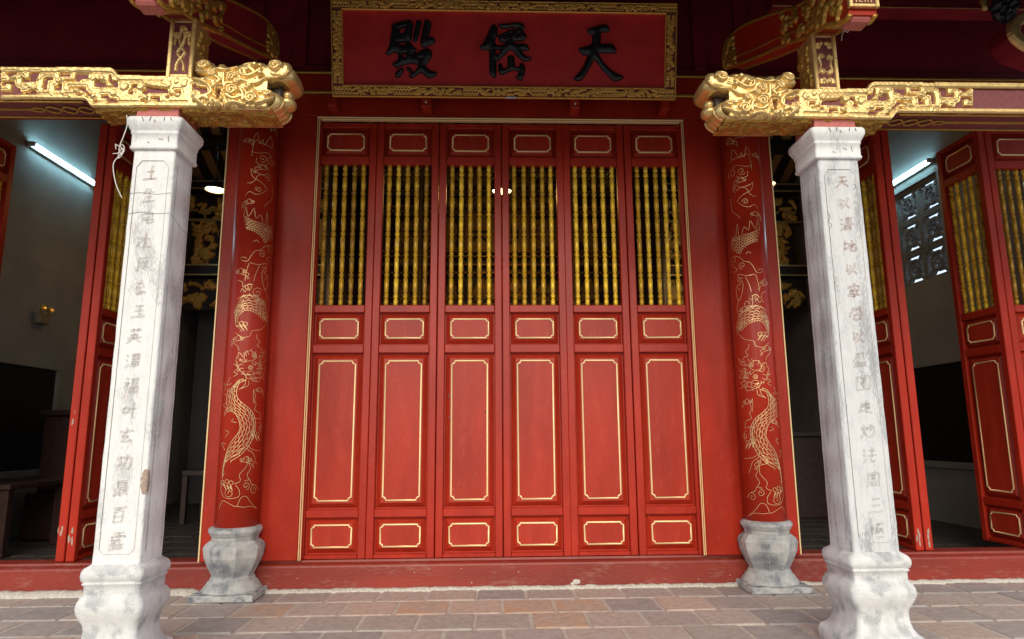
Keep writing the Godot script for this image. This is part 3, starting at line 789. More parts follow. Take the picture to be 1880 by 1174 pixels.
func cloud(mb: Mb, at: Vector2, r: float, way: float, wrap: Callable) -> void:
	# a curling cloud: scalloped top, two scrolls and a trailing flame
	for k in 3:
		var c := at + Vector2((k - 1) * r * 1.05, (0.35 if k == 1 else 0.0) * r)
		var p := PackedVector2Array()
		for i in 9: p.append(c + Vector2.from_angle(PI * (0.02 + 0.96 * i / 8.0)) * r * (0.72 if k == 1 else 0.58))
		band(mb, p, 0.002, wrap)
		if k != 1: band(mb, spiral(c, r * 0.42, 1.3, rng.randf() * TAU, way, 12), 0.002, wrap)
	var e := at + Vector2(way * r * 1.6, -0.1 * r)
	band(mb, rounded(PackedVector2Array([at + Vector2(-way * r * 1.5, -0.15 * r), at + Vector2(0, -0.45 * r), e, e + Vector2(way * r * 0.7, -r * 0.5), e + Vector2(way * r * 0.4, -r * 1.1), e + Vector2(way * r * 0.9, -r * 1.9)]), 4), 0.002, wrap)
	band(mb, rounded(PackedVector2Array([at + Vector2(0, -0.5 * r), at + Vector2(way * r * 0.9, -0.8 * r), e + Vector2(0, -r * 0.9), e + Vector2(way * r * 0.4, -r * 1.9)]), 4), 0.002, wrap)

func ring(at: Vector2, r: float) -> PackedVector2Array:
	var p := PackedVector2Array()
	for k in 12: p.append(at + Vector2.from_angle(TAU * k / 12) * r)
	return p

func along(p: PackedVector2Array, f: float) -> Vector2:
	var total := 0.0
	for i in p.size() - 1: total += p[i].distance_to(p[i + 1])
	var want := f * total
	for i in p.size() - 1:
		var l := p[i].distance_to(p[i + 1])
		if want <= l: return p[i].lerp(p[i + 1], want / maxf(l, 1e-6))
		want -= l
	return p[p.size() - 1]

func bars(mb: Mb, a: PackedVector2Array, b: PackedVector2Array, wrap: Callable, n: int) -> void:
	for k in n:
		var f := (k + 0.5) / n
		band(mb, PackedVector2Array([along(a, f), along(b, f)]), 0.0026, wrap)

func scales(mb: Mb, a: PackedVector2Array, b: PackedVector2Array, wrap: Callable, n: int) -> void:
	# rows of overlapping half rings between the back line a and the belly line b
	for k in n:
		for row in 4:
			var off := 0.5 if row % 2 else 0.0
			var f := (k + off) / (n + 0.5)
			var g := (k + 1.0 + off) / (n + 0.5)
			var u := 0.12 + row * 0.2
			var p := along(a, f).lerp(along(b, f), u)
			var p2 := along(a, f).lerp(along(b, f), u + 0.24)
			var m := along(a, g).lerp(along(b, g), u + 0.12)
			band(mb, rounded(PackedVector2Array([p, p.lerp(m, 0.62) + (p - p2) * 0.16, m, p2.lerp(m, 0.62) + (p2 - p) * 0.16, p2]), 2), 0.0022, wrap)

func columns() -> void:
	column(-1)
	column(1)

# ---------------------------------------------------------------- plaque
func plaque() -> void:
	var t := thing("hanging_plaque", "wide red plaque with three black raised signs in a gilded frame", "plaque")
	var up := Vector3(0, 0.607, 0.15).normalized()
	t.transform = Transform3D(Basis(Vector3.RIGHT, up, Vector3.RIGHT.cross(up)), Vector3(0, 3.153, 0.15))
	part("board", boxm(Vector3(-1.1, 0.03, -0.03), Vector3(1.13, 0.6, 0.0), 0.003), M.plaque_red, t)
	var ox := [-1.128, 1.168]
	var oy := [0.0, 0.622]
	var ix := [-1.058, 1.096]
	var iy := [0.071, 0.560]
	var frames := [[ox[0], ox[1], oy[0], iy[0]], [ox[0], ox[1], iy[1], oy[1]], [ox[0], ix[0], iy[0], iy[1]], [ix[1], ox[1], iy[0], iy[1]]]
	var words := ["frame_rail", "frame_rail", "frame_stile", "frame_stile"]
	for k in 4:
		var f: Array = frames[k]
		var fr := part(words[k], boxm(Vector3(f[0], f[2] + (0.001 if k < 2 else 0.0), -0.03), Vector3(f[1], f[3], 0.02), 0.004), M.plum, t)
		var lenx: bool = k < 2
		# carved clouds and diaper fields in low relief
		var r := Relief.new(Vector2(f[0] + 0.008, f[2] + 0.008), Vector2(f[1] - 0.008, f[3] - 0.008), 0.0035)
		var L: float = (f[1] - f[0]) if lenx else (f[3] - f[2])
		var n := int(L / 0.020)
		for i in n:
			var u := (i + 0.5) / n
			var cx: float = lerpf(f[0], f[1], u) if lenx else (f[0] + f[1]) / 2
			var cy: float = (f[2] + f[3]) / 2 if lenx else lerpf(f[2], f[3], u)
			var diaper := fposmod(u * (5.0 if lenx else 1.0) + 0.12, 1.0) < 0.24 or u < 0.05 or u > 0.95
			var half: float = 0.024
			for j in (2 if diaper else 3):
				if diaper:
					var a := Vector2(cx, cy) + (Vector2(0, half * (0.7 if j else -0.7)) if lenx else Vector2(half * (0.7 if j else -0.7), 0))
					r.stroke(PackedVector2Array([a + Vector2(-0.009, -0.011), a + Vector2(0.009, 0.011)]), 0.0042, 0.003, true)
					r.stroke(PackedVector2Array([a + Vector2(-0.009, 0.011), a + Vector2(0.009, -0.011)]), 0.0042, 0.003, true)
				else:
					var a := Vector2(cx, cy) + Vector2(rng.randf_range(-0.01, 0.01), rng.randf_range(-half, half)) if lenx else Vector2(cx, cy) + Vector2(rng.randf_range(-half, half), rng.randf_range(-0.01, 0.01))
					if rng.randf() < 0.4: r.stroke(spiral(a, 0.013, 1.2, rng.randf() * TAU, 1.0 if rng.randf() < 0.5 else -1.0, 8), 0.0045, 0.006, true)
					else: r.stroke(rounded(PackedVector2Array([a, a + Vector2(rng.randf_range(-0.02, 0.02), rng.randf_range(-0.012, 0.012)), a + Vector2(rng.randf_range(-0.03, 0.03), rng.randf_range(-0.02, 0.02))]), 3), 0.005, 0.006, true)
		for j in r.ny:   # keep the carving off the outer edge
			for i in r.nx:
				if r.x0 + i * r.c > f[1] - 0.006 or r.y0 + j * r.c > f[3] - 0.006: r.h[j * r.nx + i] = 0.0
		var m := Mb.new(false)
		r.emit(m, Transform3D(Basis(), Vector3(0, 0, 0.0195)))
		part("carving", m, M.frame_gold, fr)
	for e in [[ix[0] - 0.004, ix[1] + 0.004, iy[0] - 0.009, iy[0] + 0.002], [ix[0] - 0.004, ix[1] + 0.004, iy[1] - 0.002, iy[1] + 0.007], [ix[0] - 0.007, ix[0] + 0.002, iy[0] + 0.0025, iy[1] - 0.0025], [ix[1] - 0.002, ix[1] + 0.007, iy[0] + 0.0025, iy[1] - 0.0025],
		[ox[0] - 0.004, ox[1] + 0.004, oy[0] - 0.005, oy[0] + 0.004], [ox[0] - 0.004, ox[1] + 0.004, oy[1] - 0.004, oy[1] + 0.005], [ox[0] - 0.004, ox[0] + 0.004, oy[0] + 0.0045, oy[1] - 0.0045], [ox[1] - 0.004, ox[1] + 0.004, oy[0] + 0.0045, oy[1] - 0.0045]]:
		strip(Vector3(e[0], e[2], 0.0), Vector3(e[1], e[3], 0.026), M.frame_gold, t, "gilt_line")
	for g in [[GA, HA], [GB, HB], [GC, ""]]:
		var polys := lines(g[0])
		var lo: Vector2 = polys[0][0]
		var hi := lo
		for p in polys:
			for q in p:
				lo = lo.min(q); hi = hi.max(q)
		var r := Relief.new(lo - Vector2(0.01, 0.01), hi + Vector2(0.01, 0.01), 0.003)
		for p in polys: r.poly(rounded2(p), 0.004, 0.02, 0.012)
		if g[1]:
			for p in lines(g[1]): r.hole(p, 0.004, 0.8)
		var m := Mb.new(false)
		r.emit(m)
		part("black_sign", m, M.black, t)
	# two faint cracks in the board's lacquer
	var clip := Mb.new()
	clip.box(Vector3(0.02, -0.008, 0.02), Vector3(0.09, 0.004, 0.028), 0.002)
	part("metal_clip", clip, M.white_metal, t)

func rounded2(p: PackedVector2Array) -> PackedVector2Array:  # a closed outline with softened corners
	var out := PackedVector2Array()
	var n := p.size()
	for i in n:
		var a := p[(i - 1 + n) % n]
		var b := p[i]
		var c := p[(i + 1) % n]
		out.append(b.lerp(a, 0.22)); out.append(b.lerp(a, 0.06).lerp(c, 0.06)); out.append(b.lerp(c, 0.22))
	return out

# ---------------------------------------------------------------- stone pillars
func square_ring(hx: float, y: float, r: float, hz := -1.0) -> PackedVector3Array:
	if hz < 0: hz = hx
	var p := PackedVector3Array()
	for q in [[1, 1, 0], [1, -1, 1], [-1, -1, 2], [-1, 1, 3]]:
		for k in 4:
			var a: float = PI / 2 - k * PI / 6 - q[2] * PI / 2   # from +z round to +x and on: counter-clockwise seen from above
			p.append(Vector3(q[0] * (hx - r) + cos(a) * r, y, q[1] * (hz - r) + sin(a) * r))
	return p

func pillar(s: int) -> void:
	var left := s < 0
	var at := Vector3(-1.598, 0, 1.3525) if left else Vector3(1.562, 0, 1.298)
	var t := thing("stone_pillar", "whitewashed square stone pillar with incised signs, under the %s dragon beam" % ("left" if left else "right"), "pillar", at, 0, "stone porch pillars")
	var hw := 0.0965 if left else 0.102
	var lean := 0.006 if left else -0.004   # leans a little towards the middle
	var k := hw / 0.0965
	var base := []
	for q in [[0.150, 0.0, 0.008], [0.152, 0.05, 0.01], [0.146, 0.072, 0.014], [0.128, 0.088, 0.02], [0.116, 0.108, 0.022], [0.109, 0.135, 0.022], [0.107, 0.165, 0.022], [0.111, 0.188, 0.022], [0.120, 0.206, 0.024], [0.129, 0.228, 0.026], [0.1335, 0.25, 0.026], [0.132, 0.272, 0.026], [0.124, 0.290, 0.022], [0.113, 0.298, 0.012], [0.1115, 0.303, 0.01], [0.112, 0.338, 0.01], [0.117, 0.341, 0.01], [0.117, 0.347, 0.01], [0.113, 0.349, 0.01], [0.121, 0.356, 0.014], [0.126, 0.372, 0.018], [0.1255, 0.388, 0.018], [0.119, 0.402, 0.016], [0.104, 0.411, 0.01], [0.099, 0.416, 0.009]]:
		var ring_pts := square_ring(q[0] * k, q[1], q[2])
		for i in ring_pts.size():
			ring_pts[i] += Vector3(sin(q[1] * 61.0 + i * 2.1), sin(i * 3.7 + q[1] * 40.0) * 0.6, sin(q[1] * 47.0 + i * 1.3)) * 0.0012
		base.append(ring_pts)
	var bm := Mb.new(false)
	bm.loft(base, true, false, true)
	part("base", bm, M.base_stone, t)
	var sh := []
	var y1 := 2.19
	for i in 30:
		var f := i / 29.0
		var pts := square_ring(lerpf(hw, hw * 0.955, f), lerpf(0.414, y1, f), 0.011)
		for j in pts.size():
			pts[j] += Vector3(lean * f, 0, 0) + Vector3(sin(i * 1.9 + j * 2.3), 0, sin(i * 2.7 + j * 1.1)) * 0.0009
		sh.append(pts)
	var sm := Mb.new(false)
	sm.loft(sh, true, false, true)
	var shaft := part("shaft", sm, M.stone if left else M.grey_wash, t)
	var cm := Mb.new(false)
	var cap := []
	for q in [[0.098, 2.19, 0.012], [0.104, 2.192, 0.01], [0.1065, 2.197, 0.01], [0.1065, 2.204, 0.01], [0.1035, 2.208, 0.01], [0.1035, 2.262, 0.01], [0.106, 2.264, 0.01], [0.107, 2.272, 0.01], [0.1055, 2.275, 0.01], [0.110, 2.282, 0.012], [0.117, 2.296, 0.014], [0.1235, 2.311, 0.016], [0.1245, 2.330, 0.018], [0.121, 2.340, 0.02], [0.112, 2.344, 0.02]]:
		var pts := square_ring(q[0] * k, q[1], q[2])
		for j in pts.size(): pts[j].x += lean
		cap.append(pts)
	cm.loft(cap, true, true, true)
	part("capital", cm, M.stone, t)
	var blk := Mb.new(true)
	var br := []
	for q in [[0.101, 2.3445], [0.096, 2.352], [0.0935, 2.365], [0.0935, 2.3955]]:
		var pts := square_ring(q[0] * k, q[1], 0.004)
		for j in pts.size(): pts[j].x += lean
		br.append(pts)
	blk.loft(br, true, true, true)
	part("timber_block", blk, M.pink, t)
	# incised panel line and signs on the front, panel lines on the inner side
	var zf := hw + 0.0016
	var face := func(q: Vector2) -> Vector3:
		var f: float = (q.y - 0.414) / (y1 - 0.414)
		return Vector3(q.x + lean * f, q.y, lerpf(hw, hw * 0.955, f) + 0.0014)
	var g := Mb.new()
	var g3 := Mb.new()
	var w := 0.070 * k
	var frame_pts := PackedVector2Array([Vector2(-w, 0.475), Vector2(-w + 0.018, 0.455), Vector2(w - 0.018, 0.455), Vector2(w, 0.475), Vector2(w, 2.11), Vector2(w - 0.022, 2.14), Vector2(-w + 0.022, 2.14), Vector2(-w, 2.11)])
	for i in 8:
		var a := frame_pts[i]
		var b := frame_pts[(i + 1) % 8]
		if absf(a.x + w) < 0.001 and absf(b.x + w) < 0.001 or i == 5 or i == 6 and left:
			band(g3, PackedVector2Array([a, b]), 0.0026, face)
		else: band(g, PackedVector2Array([a, b]), 0.002, face)
	part("panel_line", g, M.faint, shaft)
	part("panel_line", g3, M.groove, shaft)
	var inner := func(q: Vector2) -> Vector3:
		var f: float = (q.y - 0.414) / (y1 - 0.414)
		return Vector3(-s * (lerpf(hw, hw * 0.955, f) + 0.0014) + lean * f, q.y, q.x)
	var g2 := Mb.new()
	for e in [0.066, 0.072]:
		var pts := PackedVector2Array([Vector2(-e, 0.46), Vector2(-e, 2.135), Vector2(e - 0.01, 2.135), Vector2(e - 0.01, 0.46)])
		band(g2, pts, 0.002, inner, true)
	part("panel_line", g2, M.faint, shaft)
	var text := "土生宅水具參玉英潭福叶玄功最百靈" if left else "天以清地以寧谷以盈圓運妙法周三極"
	for i in 16:
		var m := Mb.new()
		var cy := 2.085 - i * 0.1052
		var cx: float = (-0.004 if left else 0.012) + rng.randf_range(-0.004, 0.004)
		for st in glyph(text[i]):
			var p := PackedVector2Array()
			for q in st: p.append(Vector2(cx, cy) + Vector2(q.x * 0.058 + q.y * 0.006, q.y * 0.062 + q.x * 0.006))
			var soft := rounded(p, 3)
			# each stroke is cut as a narrow outline
			var n := soft.size()
			var loop := PackedVector2Array()
			for j in n:
				var d := (soft[mini(j + 1, n - 1)] - soft[maxi(j - 1, 0)]).normalized().orthogonal()
				loop.append(soft[j] + d * (0.0034 - 0.0012 * j / n))
			for j in range(n - 1, -1, -1):
				var d := (soft[mini(j + 1, n - 1)] - soft[maxi(j - 1, 0)]).normalized().orthogonal()
				loop.append(soft[j] - d * (0.0034 - 0.0012 * j / n))
			band(m, loop, 0.0016, face, true)
		part("incised_sign", m, M.incised if (i < 8 and not left) or i == 0 else M.faded, shaft)
	# dark scuffs on the capital
	var dab := Mb.new()
	var capf := func(q: Vector2) -> Vector3: return Vector3(q.x + lean, q.y, 0.1262 * k)
	for q in [[-0.05, 2.335, 0.008, 0.02], [-0.01, 2.338, -0.006, 0.022], [0.005, 2.322, 0.004, 0.012], [0.05, 2.335, -0.003, 0.018], [0.075, 2.333, 0.006, 0.014]]:
		band(dab, PackedVector2Array([Vector2(q[0], q[1]), Vector2(q[0] + q[2], q[1] - q[3])]), 0.004, capf)
	var neckf := func(q: Vector2) -> Vector3: return Vector3(q.x + lean, q.y, 0.105 * k)
	for q in [[0.062, 2.255, 0.003, 0.03], [0.02, 2.24, 0.02, 0.004], [-0.03, 2.225, 0.012, 0.005]]:
		band(dab, PackedVector2Array([Vector2(q[0], q[1]), Vector2(q[0] + q[2], q[1] - q[3])]), 0.003, neckf)
	part("scuff", dab, M.groove, t)
	# cracks, a chip and drips
	var cr := Mb.new()
	if left:
		band(cr, rounded(PackedVector2Array([Vector2(-0.092, 1.985), Vector2(-0.04, 1.990), Vector2(0.02, 1.982), Vector2(0.09, 1.99)])), 0.0018, face)
		band(cr, rounded(PackedVector2Array([Vector2(-0.092, 1.890), Vector2(-0.03, 1.9), Vector2(0.03, 1.893), Vector2(0.09, 1.896)])), 0.002, face)
		band(cr, rounded(PackedVector2Array([Vector2(0.09, 1.894), Vector2(0.04, 1.88), Vector2(-0.03, 1.86), Vector2(-0.09, 1.85)])), 0.002, inner)
		part("crack", cr, M.groove, shaft)
		var ch := Mb.new(false)
		var cring := []
		for i in 15:
			var f := i / 14.0
			var y := lerpf(0.69, 0.79, f)
			var wide := sqrt(maxf(0.02, 1.0 - pow(2.0 * f - 1.0, 2.0)))
			var w1 := 0.010 + wide * (0.010 + 0.008 * rng.randf())
			var w2 := 0.010 + wide * (0.010 + 0.007 * rng.randf())
			var e := hw + 0.0022
			var pts := PackedVector3Array([Vector3(e - w1 - 0.001, y, e - 0.003), Vector3(e - w1, y, e - 0.0006 * rng.randf())])
			for k2 in 4:
				var a := PI / 2 - k2 * PI / 6
				pts.append(Vector3(e - 0.012 + cos(a) * 0.011 - 0.001 * rng.randf(), y, e - 0.012 + sin(a) * 0.011 - 0.001 * rng.randf()))
			pts.append(Vector3(e - 0.0006 * rng.randf(), y, e - w2)); pts.append(Vector3(e - 0.003, y, e - w2 - 0.001))
			cring.append(pts)
		ch.loft(cring, false, false, false)
		part("chipped_corner", ch, M.chip, shaft)
	else:
		for q in [[-0.075, 1.93, 0.05], [-0.07, 1.88, 0.03], [0.062, 2.07, 0.03]]:
			band(cr, rounded(PackedVector2Array([Vector2(q[0], q[1]), Vector2(q[0] + 0.01, q[1] - q[2] * 0.5), Vector2(q[0] - 0.006, q[1] - q[2])])), 0.0022, face)
		part("crack", cr, M.groove, shaft)

# ---------------------------------------------------------------- gilded dragon beams
func beam(s: int) -> void:
	var left := s < 0
	var mir := 1.0 if left else -1.0
	var dx := 0.0 if left else -0.052
	var zf := 1.455 if left else 1.405
	var t := thing("dragon_beam", "gilded beam with carved fretwork ending in a dragon head, on the %s stone pillar" % ("left" if left else "right"), "beam", Vector3(0, 0, zf), 0, "dragon beams of the porch")
	var top: PackedVector2Array = lines(TOP, mir, dx)[0]
	var bot: PackedVector2Array = lines(BOT, mir, dx)[0]
	var far := -4.2 * mir
	# timber core
	var core := PackedVector2Array([Vector2(far, 2.576)])
	core.append_array(top)
	core.append(Vector2(-1.30 * mir + dx, 2.540)); core.append(Vector2(-1.12 * mir + dx, 2.520)); core.append(Vector2(-1.10 * mir + dx, 2.392))
	var rb := bot.duplicate()
	rb.reverse()
	core.append_array(rb)
	core.append(Vector2(far, 2.4225))
	var cm := Mb.new()
	cm.prism(core, -0.175, 0.0)
	part("timber", cm, M.plum, t)
	# fretwork face
	var x_lo := -2.30
	var lo := Vector2(minf(x_lo * mir + dx, -1.10 * mir + dx), 2.37)
	var hi := Vector2(maxf(x_lo * mir + dx, -1.10 * mir + dx), 2.60)
	var r := Relief.new(lo, hi, 0.003)
	var plate := PackedVector2Array()
	var endx := -2.30 if left else -2.215
	for p in top:
		plate.append(Vector2(p.x if p.x * mir > (endx + 0.0) or left else p.x, p.y - 0.0))
	plate.append(Vector2(-1.10 * mir + dx, 2.52)); plate.append(Vector2(-1.10 * mir + dx, 2.393))
	for p in rb: plate.append(p)
	r.poly(plate, 0.016)
	for h in lines(HOLES, mir, dx): r.hole(h, 0.0028, 0.55, 0.0085)
	# a groove that follows the borders, and spirals cut in the bends
	r.stroke(offset_line(top, -0.026), 0.004, -0.006)
	r.stroke(offset_line(bot, 0.022), 0.004, -0.006)
	for q in triples(BSPIRAL, mir, dx): r.stroke(spiral(q[0], q[1], 1.7, rng.randf() * TAU, mir, 18), q[1] * 0.26, 0.008)
	for k in 7:  # combed tufts
		var c := Vector2((-1.655 + k * 0.012) * mir + dx, 2.515)
		r.stroke(rounded(PackedVector2Array([c, c + Vector2(0.014 * mir, -0.02), c + Vector2(0.034 * mir, -0.034)])), 0.0042, 0.006)
	for i in 12:
		var c := Vector2(lerpf(-2.25, -1.3, (i + 0.5) / 26) * mir + dx, 2.475 + rng.randf_range(-0.06, 0.06))
		r.stroke(rounded(PackedVector2Array([c, c + Vector2(rng.randf_range(-0.02, 0.02), rng.randf_range(-0.01, 0.01)), c + Vector2(rng.randf_range(-0.03, 0.03), rng.randf_range(-0.02, 0.02))])), 0.0045, 0.0035)
	for k in r.h.size():  # the tool never leaves a perfectly flat field
		if r.h[k] > 0.0:
			var gx := r.x0 + (k % r.nx) * r.c
			var gy := r.y0 + (k / r.nx) * r.c
			r.h[k] += 0.0005 * (sin(gx * 190.0) * sin(gy * 230.0 + gx * 70.0))
	var m := Mb.new(false)
	r.emit(m)
	var fret := part("fretwork", m, M.gold, t)
	# plain outer length with its gilded borders
	var b := Mb.new(true)
	var from := (-2.1 if not left else x_lo) * mir + dx
	var a0 := minf(far, from)
	var a1 := maxf(far, from)
	b.box(Vector3(a0, 2.551, -0.002), Vector3(a1, 2.5805, 0.0185), 0.006)
	b.box(Vector3(a0, 2.4215, -0.002), Vector3(a1, 2.446, 0.0185), 0.006)
	part("gilt_border", b, M.gold, t)
	# carved underside
	var u0 := minf(-1.88 * mir + dx, -1.08 * mir + dx)
	var u1 := maxf(-1.88 * mir + dx, -1.08 * mir + dx)
	var ur := Relief.new(Vector2(u0, -0.165), Vector2(u1, -0.005), 0.0045)
	ur.poly(PackedVector2Array([Vector2(u0, -0.165), Vector2(u1, -0.165), Vector2(u1, -0.004), Vector2(u0, -0.004)]), 0.003)
	for i in 190:
		var c := Vector2(rng.randf_range(u0 + 0.01, u1 - 0.01), rng.randf_range(-0.155, -0.015))
		if i % 3 == 0: ur.stroke(spiral(c, 0.02, 1.3, rng.randf() * TAU, 1.0 if i % 2 else -1.0, 12), 0.006, 0.012)
		else: ur.stroke(rounded(PackedVector2Array([c, c + Vector2(rng.randf_range(-0.03, 0.03), rng.randf_range(-0.008, 0.008)), c + Vector2(rng.randf_range(-0.06, 0.06), rng.randf_range(-0.02, 0.02))])), 0.007, 0.011)
	var um := Mb.new(false)
	ur.emit(um, Transform3D(Basis(Vector3(1, 0, 0), Vector3(0, 0, 1), Vector3(0, -1, 0)), Vector3(0, 2.392, 0)))
	part("underside_carving", um, M.old_gold, t)
	# the two ropes on the higher underside
	var rope := Mb.new(false)
	for e in [-0.012, -0.164]:
		rope.tube(PackedVector3Array([Vector3(far, 2.4215, e), Vector3(-1.93 * mir + dx, 2.4215, e)]), 0.006, 6)
	for ph in [0.0, PI]:
		var pts := PackedVector3Array()
		for i in 61:
			var f := i / 60.0
			var x := lerpf(-2.22, -1.92, f)
			pts.append(Vector3(x * mir + dx, 2.4205, -0.088 + sin(f * TAU * 2.0 + ph) * 0.03 * minf(1.0, f * 3.0 + 0.15)))
		rope.tube(pts, 0.006, 6)
	for e in [-0.082, -0.094]:
		rope.tube(PackedVector3Array([Vector3(far, 2.4215, e), Vector3(-2.21 * mir + dx, 2.4215, e)]), 0.004, 6)
	part("underside_rope", rope, M.old_gold, t)
	# dragon head
	var outline := rounded2(lines(HEAD, mir, dx)[0])
	var hm := Mb.new(true)
	hm.prism(outline, -0.185, -0.004, Transform3D(), false)
	var hl := Vector2(1e9, 1e9)
	var hh := -hl
	for p in outline:
		hl = hl.min(p); hh = hh.max(p)
	var hr := Relief.new(hl - Vector2(0.006, 0.006), hh + Vector2(0.006, 0.006), 0.0026)
	hr.poly(outline, 0.003, 0.022, 0.010)
	for p in lines(HSTROKE, mir, dx): hr.stroke(rounded(p), 0.0085, 0.018)
	for q in triples(HSPIRAL, mir, dx): hr.stroke(spiral(q[0], q[1] * 0.85, 1.7, (0.0 if left else PI), mir, 26), q[1] * 0.21, 0.024)
	for q in triples(HBALL, mir, dx): hr.stroke(PackedVector2Array([q[0], q[0] + Vector2(0.001, 0)]), q[1], 0.034)
	for i in 14:
		var c := Vector2(lerpf(-1.41, -1.10, i / 13.0) * mir + dx, 2.395)
		hr.stroke(rounded(PackedVector2Array([c, c + Vector2(0.006 * mir, 0.018), c + Vector2(-0.008 * mir, 0.034)])), 0.0045, 0.008)
	for i in 30:
		var c := Vector2(lerpf(hl.x, hh.x, rng.randf()), lerpf(hl.y, hh.y, rng.randf()))
		hr.stroke(rounded(PackedVector2Array([c, c + Vector2(rng.randf_range(-0.02, 0.02), rng.randf_range(-0.012, 0.012)), c + Vector2(rng.randf_range(-0.03, 0.03), rng.randf_range(-0.02, 0.02))])), 0.004, 0.004)
	var all_holes := lines(HOLES, mir, dx)
	for h in all_holes.slice(all_holes.size() - 2): hr.hole(h, 0.0028, 0.55, 0.0085)
	var hf := Mb.new(false)
	hr.emit(hf, Transform3D(Basis(), Vector3(0, 0, -0.004)))
	var head := part("dragon_head", hf, M.gold, t)
	part("head_block", hm, M.gold, head)
	# snout end: rolled lips, a pearl and a tongue between the jaws
	var sn := Mb.new(false)
	var ex := -1.005 * mir + dx
	end_face(sn, ex, mir, [Vector2(-0.03, 2.612), Vector2(-0.004, 2.602), Vector2(0.012, 2.585), Vector2(0.014, 2.562), Vector2(0.004, 2.54), Vector2(-0.03, 2.526)])
	end_face(sn, ex, mir, [Vector2(-0.07, 2.474), Vector2(-0.046, 2.462), Vector2(-0.036, 2.44), Vector2(-0.046, 2.412), Vector2(-0.075, 2.392), Vector2(-0.12, 2.388)])
	for k in 4:
		var z := -0.03 - k * 0.042
		sn.tube(jaw(ex, mir, z), 0.007, 6)
	part("snout", sn, M.gold, head)
	var pearl := Mb.new(false)
	pearl.ball(Vector3(-1.035 * mir + dx, 2.497, -0.085), Vector3(0.026, 0.024, 0.028), 14, 10)
	pearl.ball(Vector3(-1.03 * mir + dx, 2.455, -0.085), Vector3(0.036, 0.030, 0.05), 14, 10)
	part("pearl_and_tongue", pearl, M.gold, head)
	var mo := Mb.new()
	mo.box(Vector3(minf(-1.16 * mir + dx, -1.05 * mir + dx), 2.455, -0.17), Vector3(maxf(-1.16 * mir + dx, -1.05 * mir + dx), 2.53, -0.05), 0.01)
	part("mouth", mo, M.dark_wood, head)

func end_face(mb: Mb, ex: float, mir: float, prof: Array) -> void:
	var c := rounded(PackedVector2Array(prof), 3)
	var rings := []
	for q in [[0.006, -0.02], [0.0, -0.008], [-0.02, 0.004], [-0.06, 0.008], [-0.12, 0.008], [-0.165, 0.003], [-0.185, -0.02]]:
		var r := PackedVector3Array()
		for p in c: r.append(Vector3(ex + (p.x + q[1]) * mir, p.y, q[0]))
		rings.append(r)
	mb.loft(rings, false, false, false)

func jaw(ex: float, mir: float, z: float) -> PackedVector3Array:
	var p := PackedVector3Array()
	for q in rounded(PackedVector2Array([Vector2(-0.052, 2.465), Vector2(-0.034, 2.44), Vector2(-0.044, 2.412), Vector2(-0.075, 2.39)])):
		p.append(Vector3(ex + q.x * mir, q.y, z))
	return p

func offset_line(p: PackedVector2Array, d: float) -> PackedVector2Array:
	var o := PackedVector2Array()
	for q in p: o.append(q + Vector2(0, d))
	return o

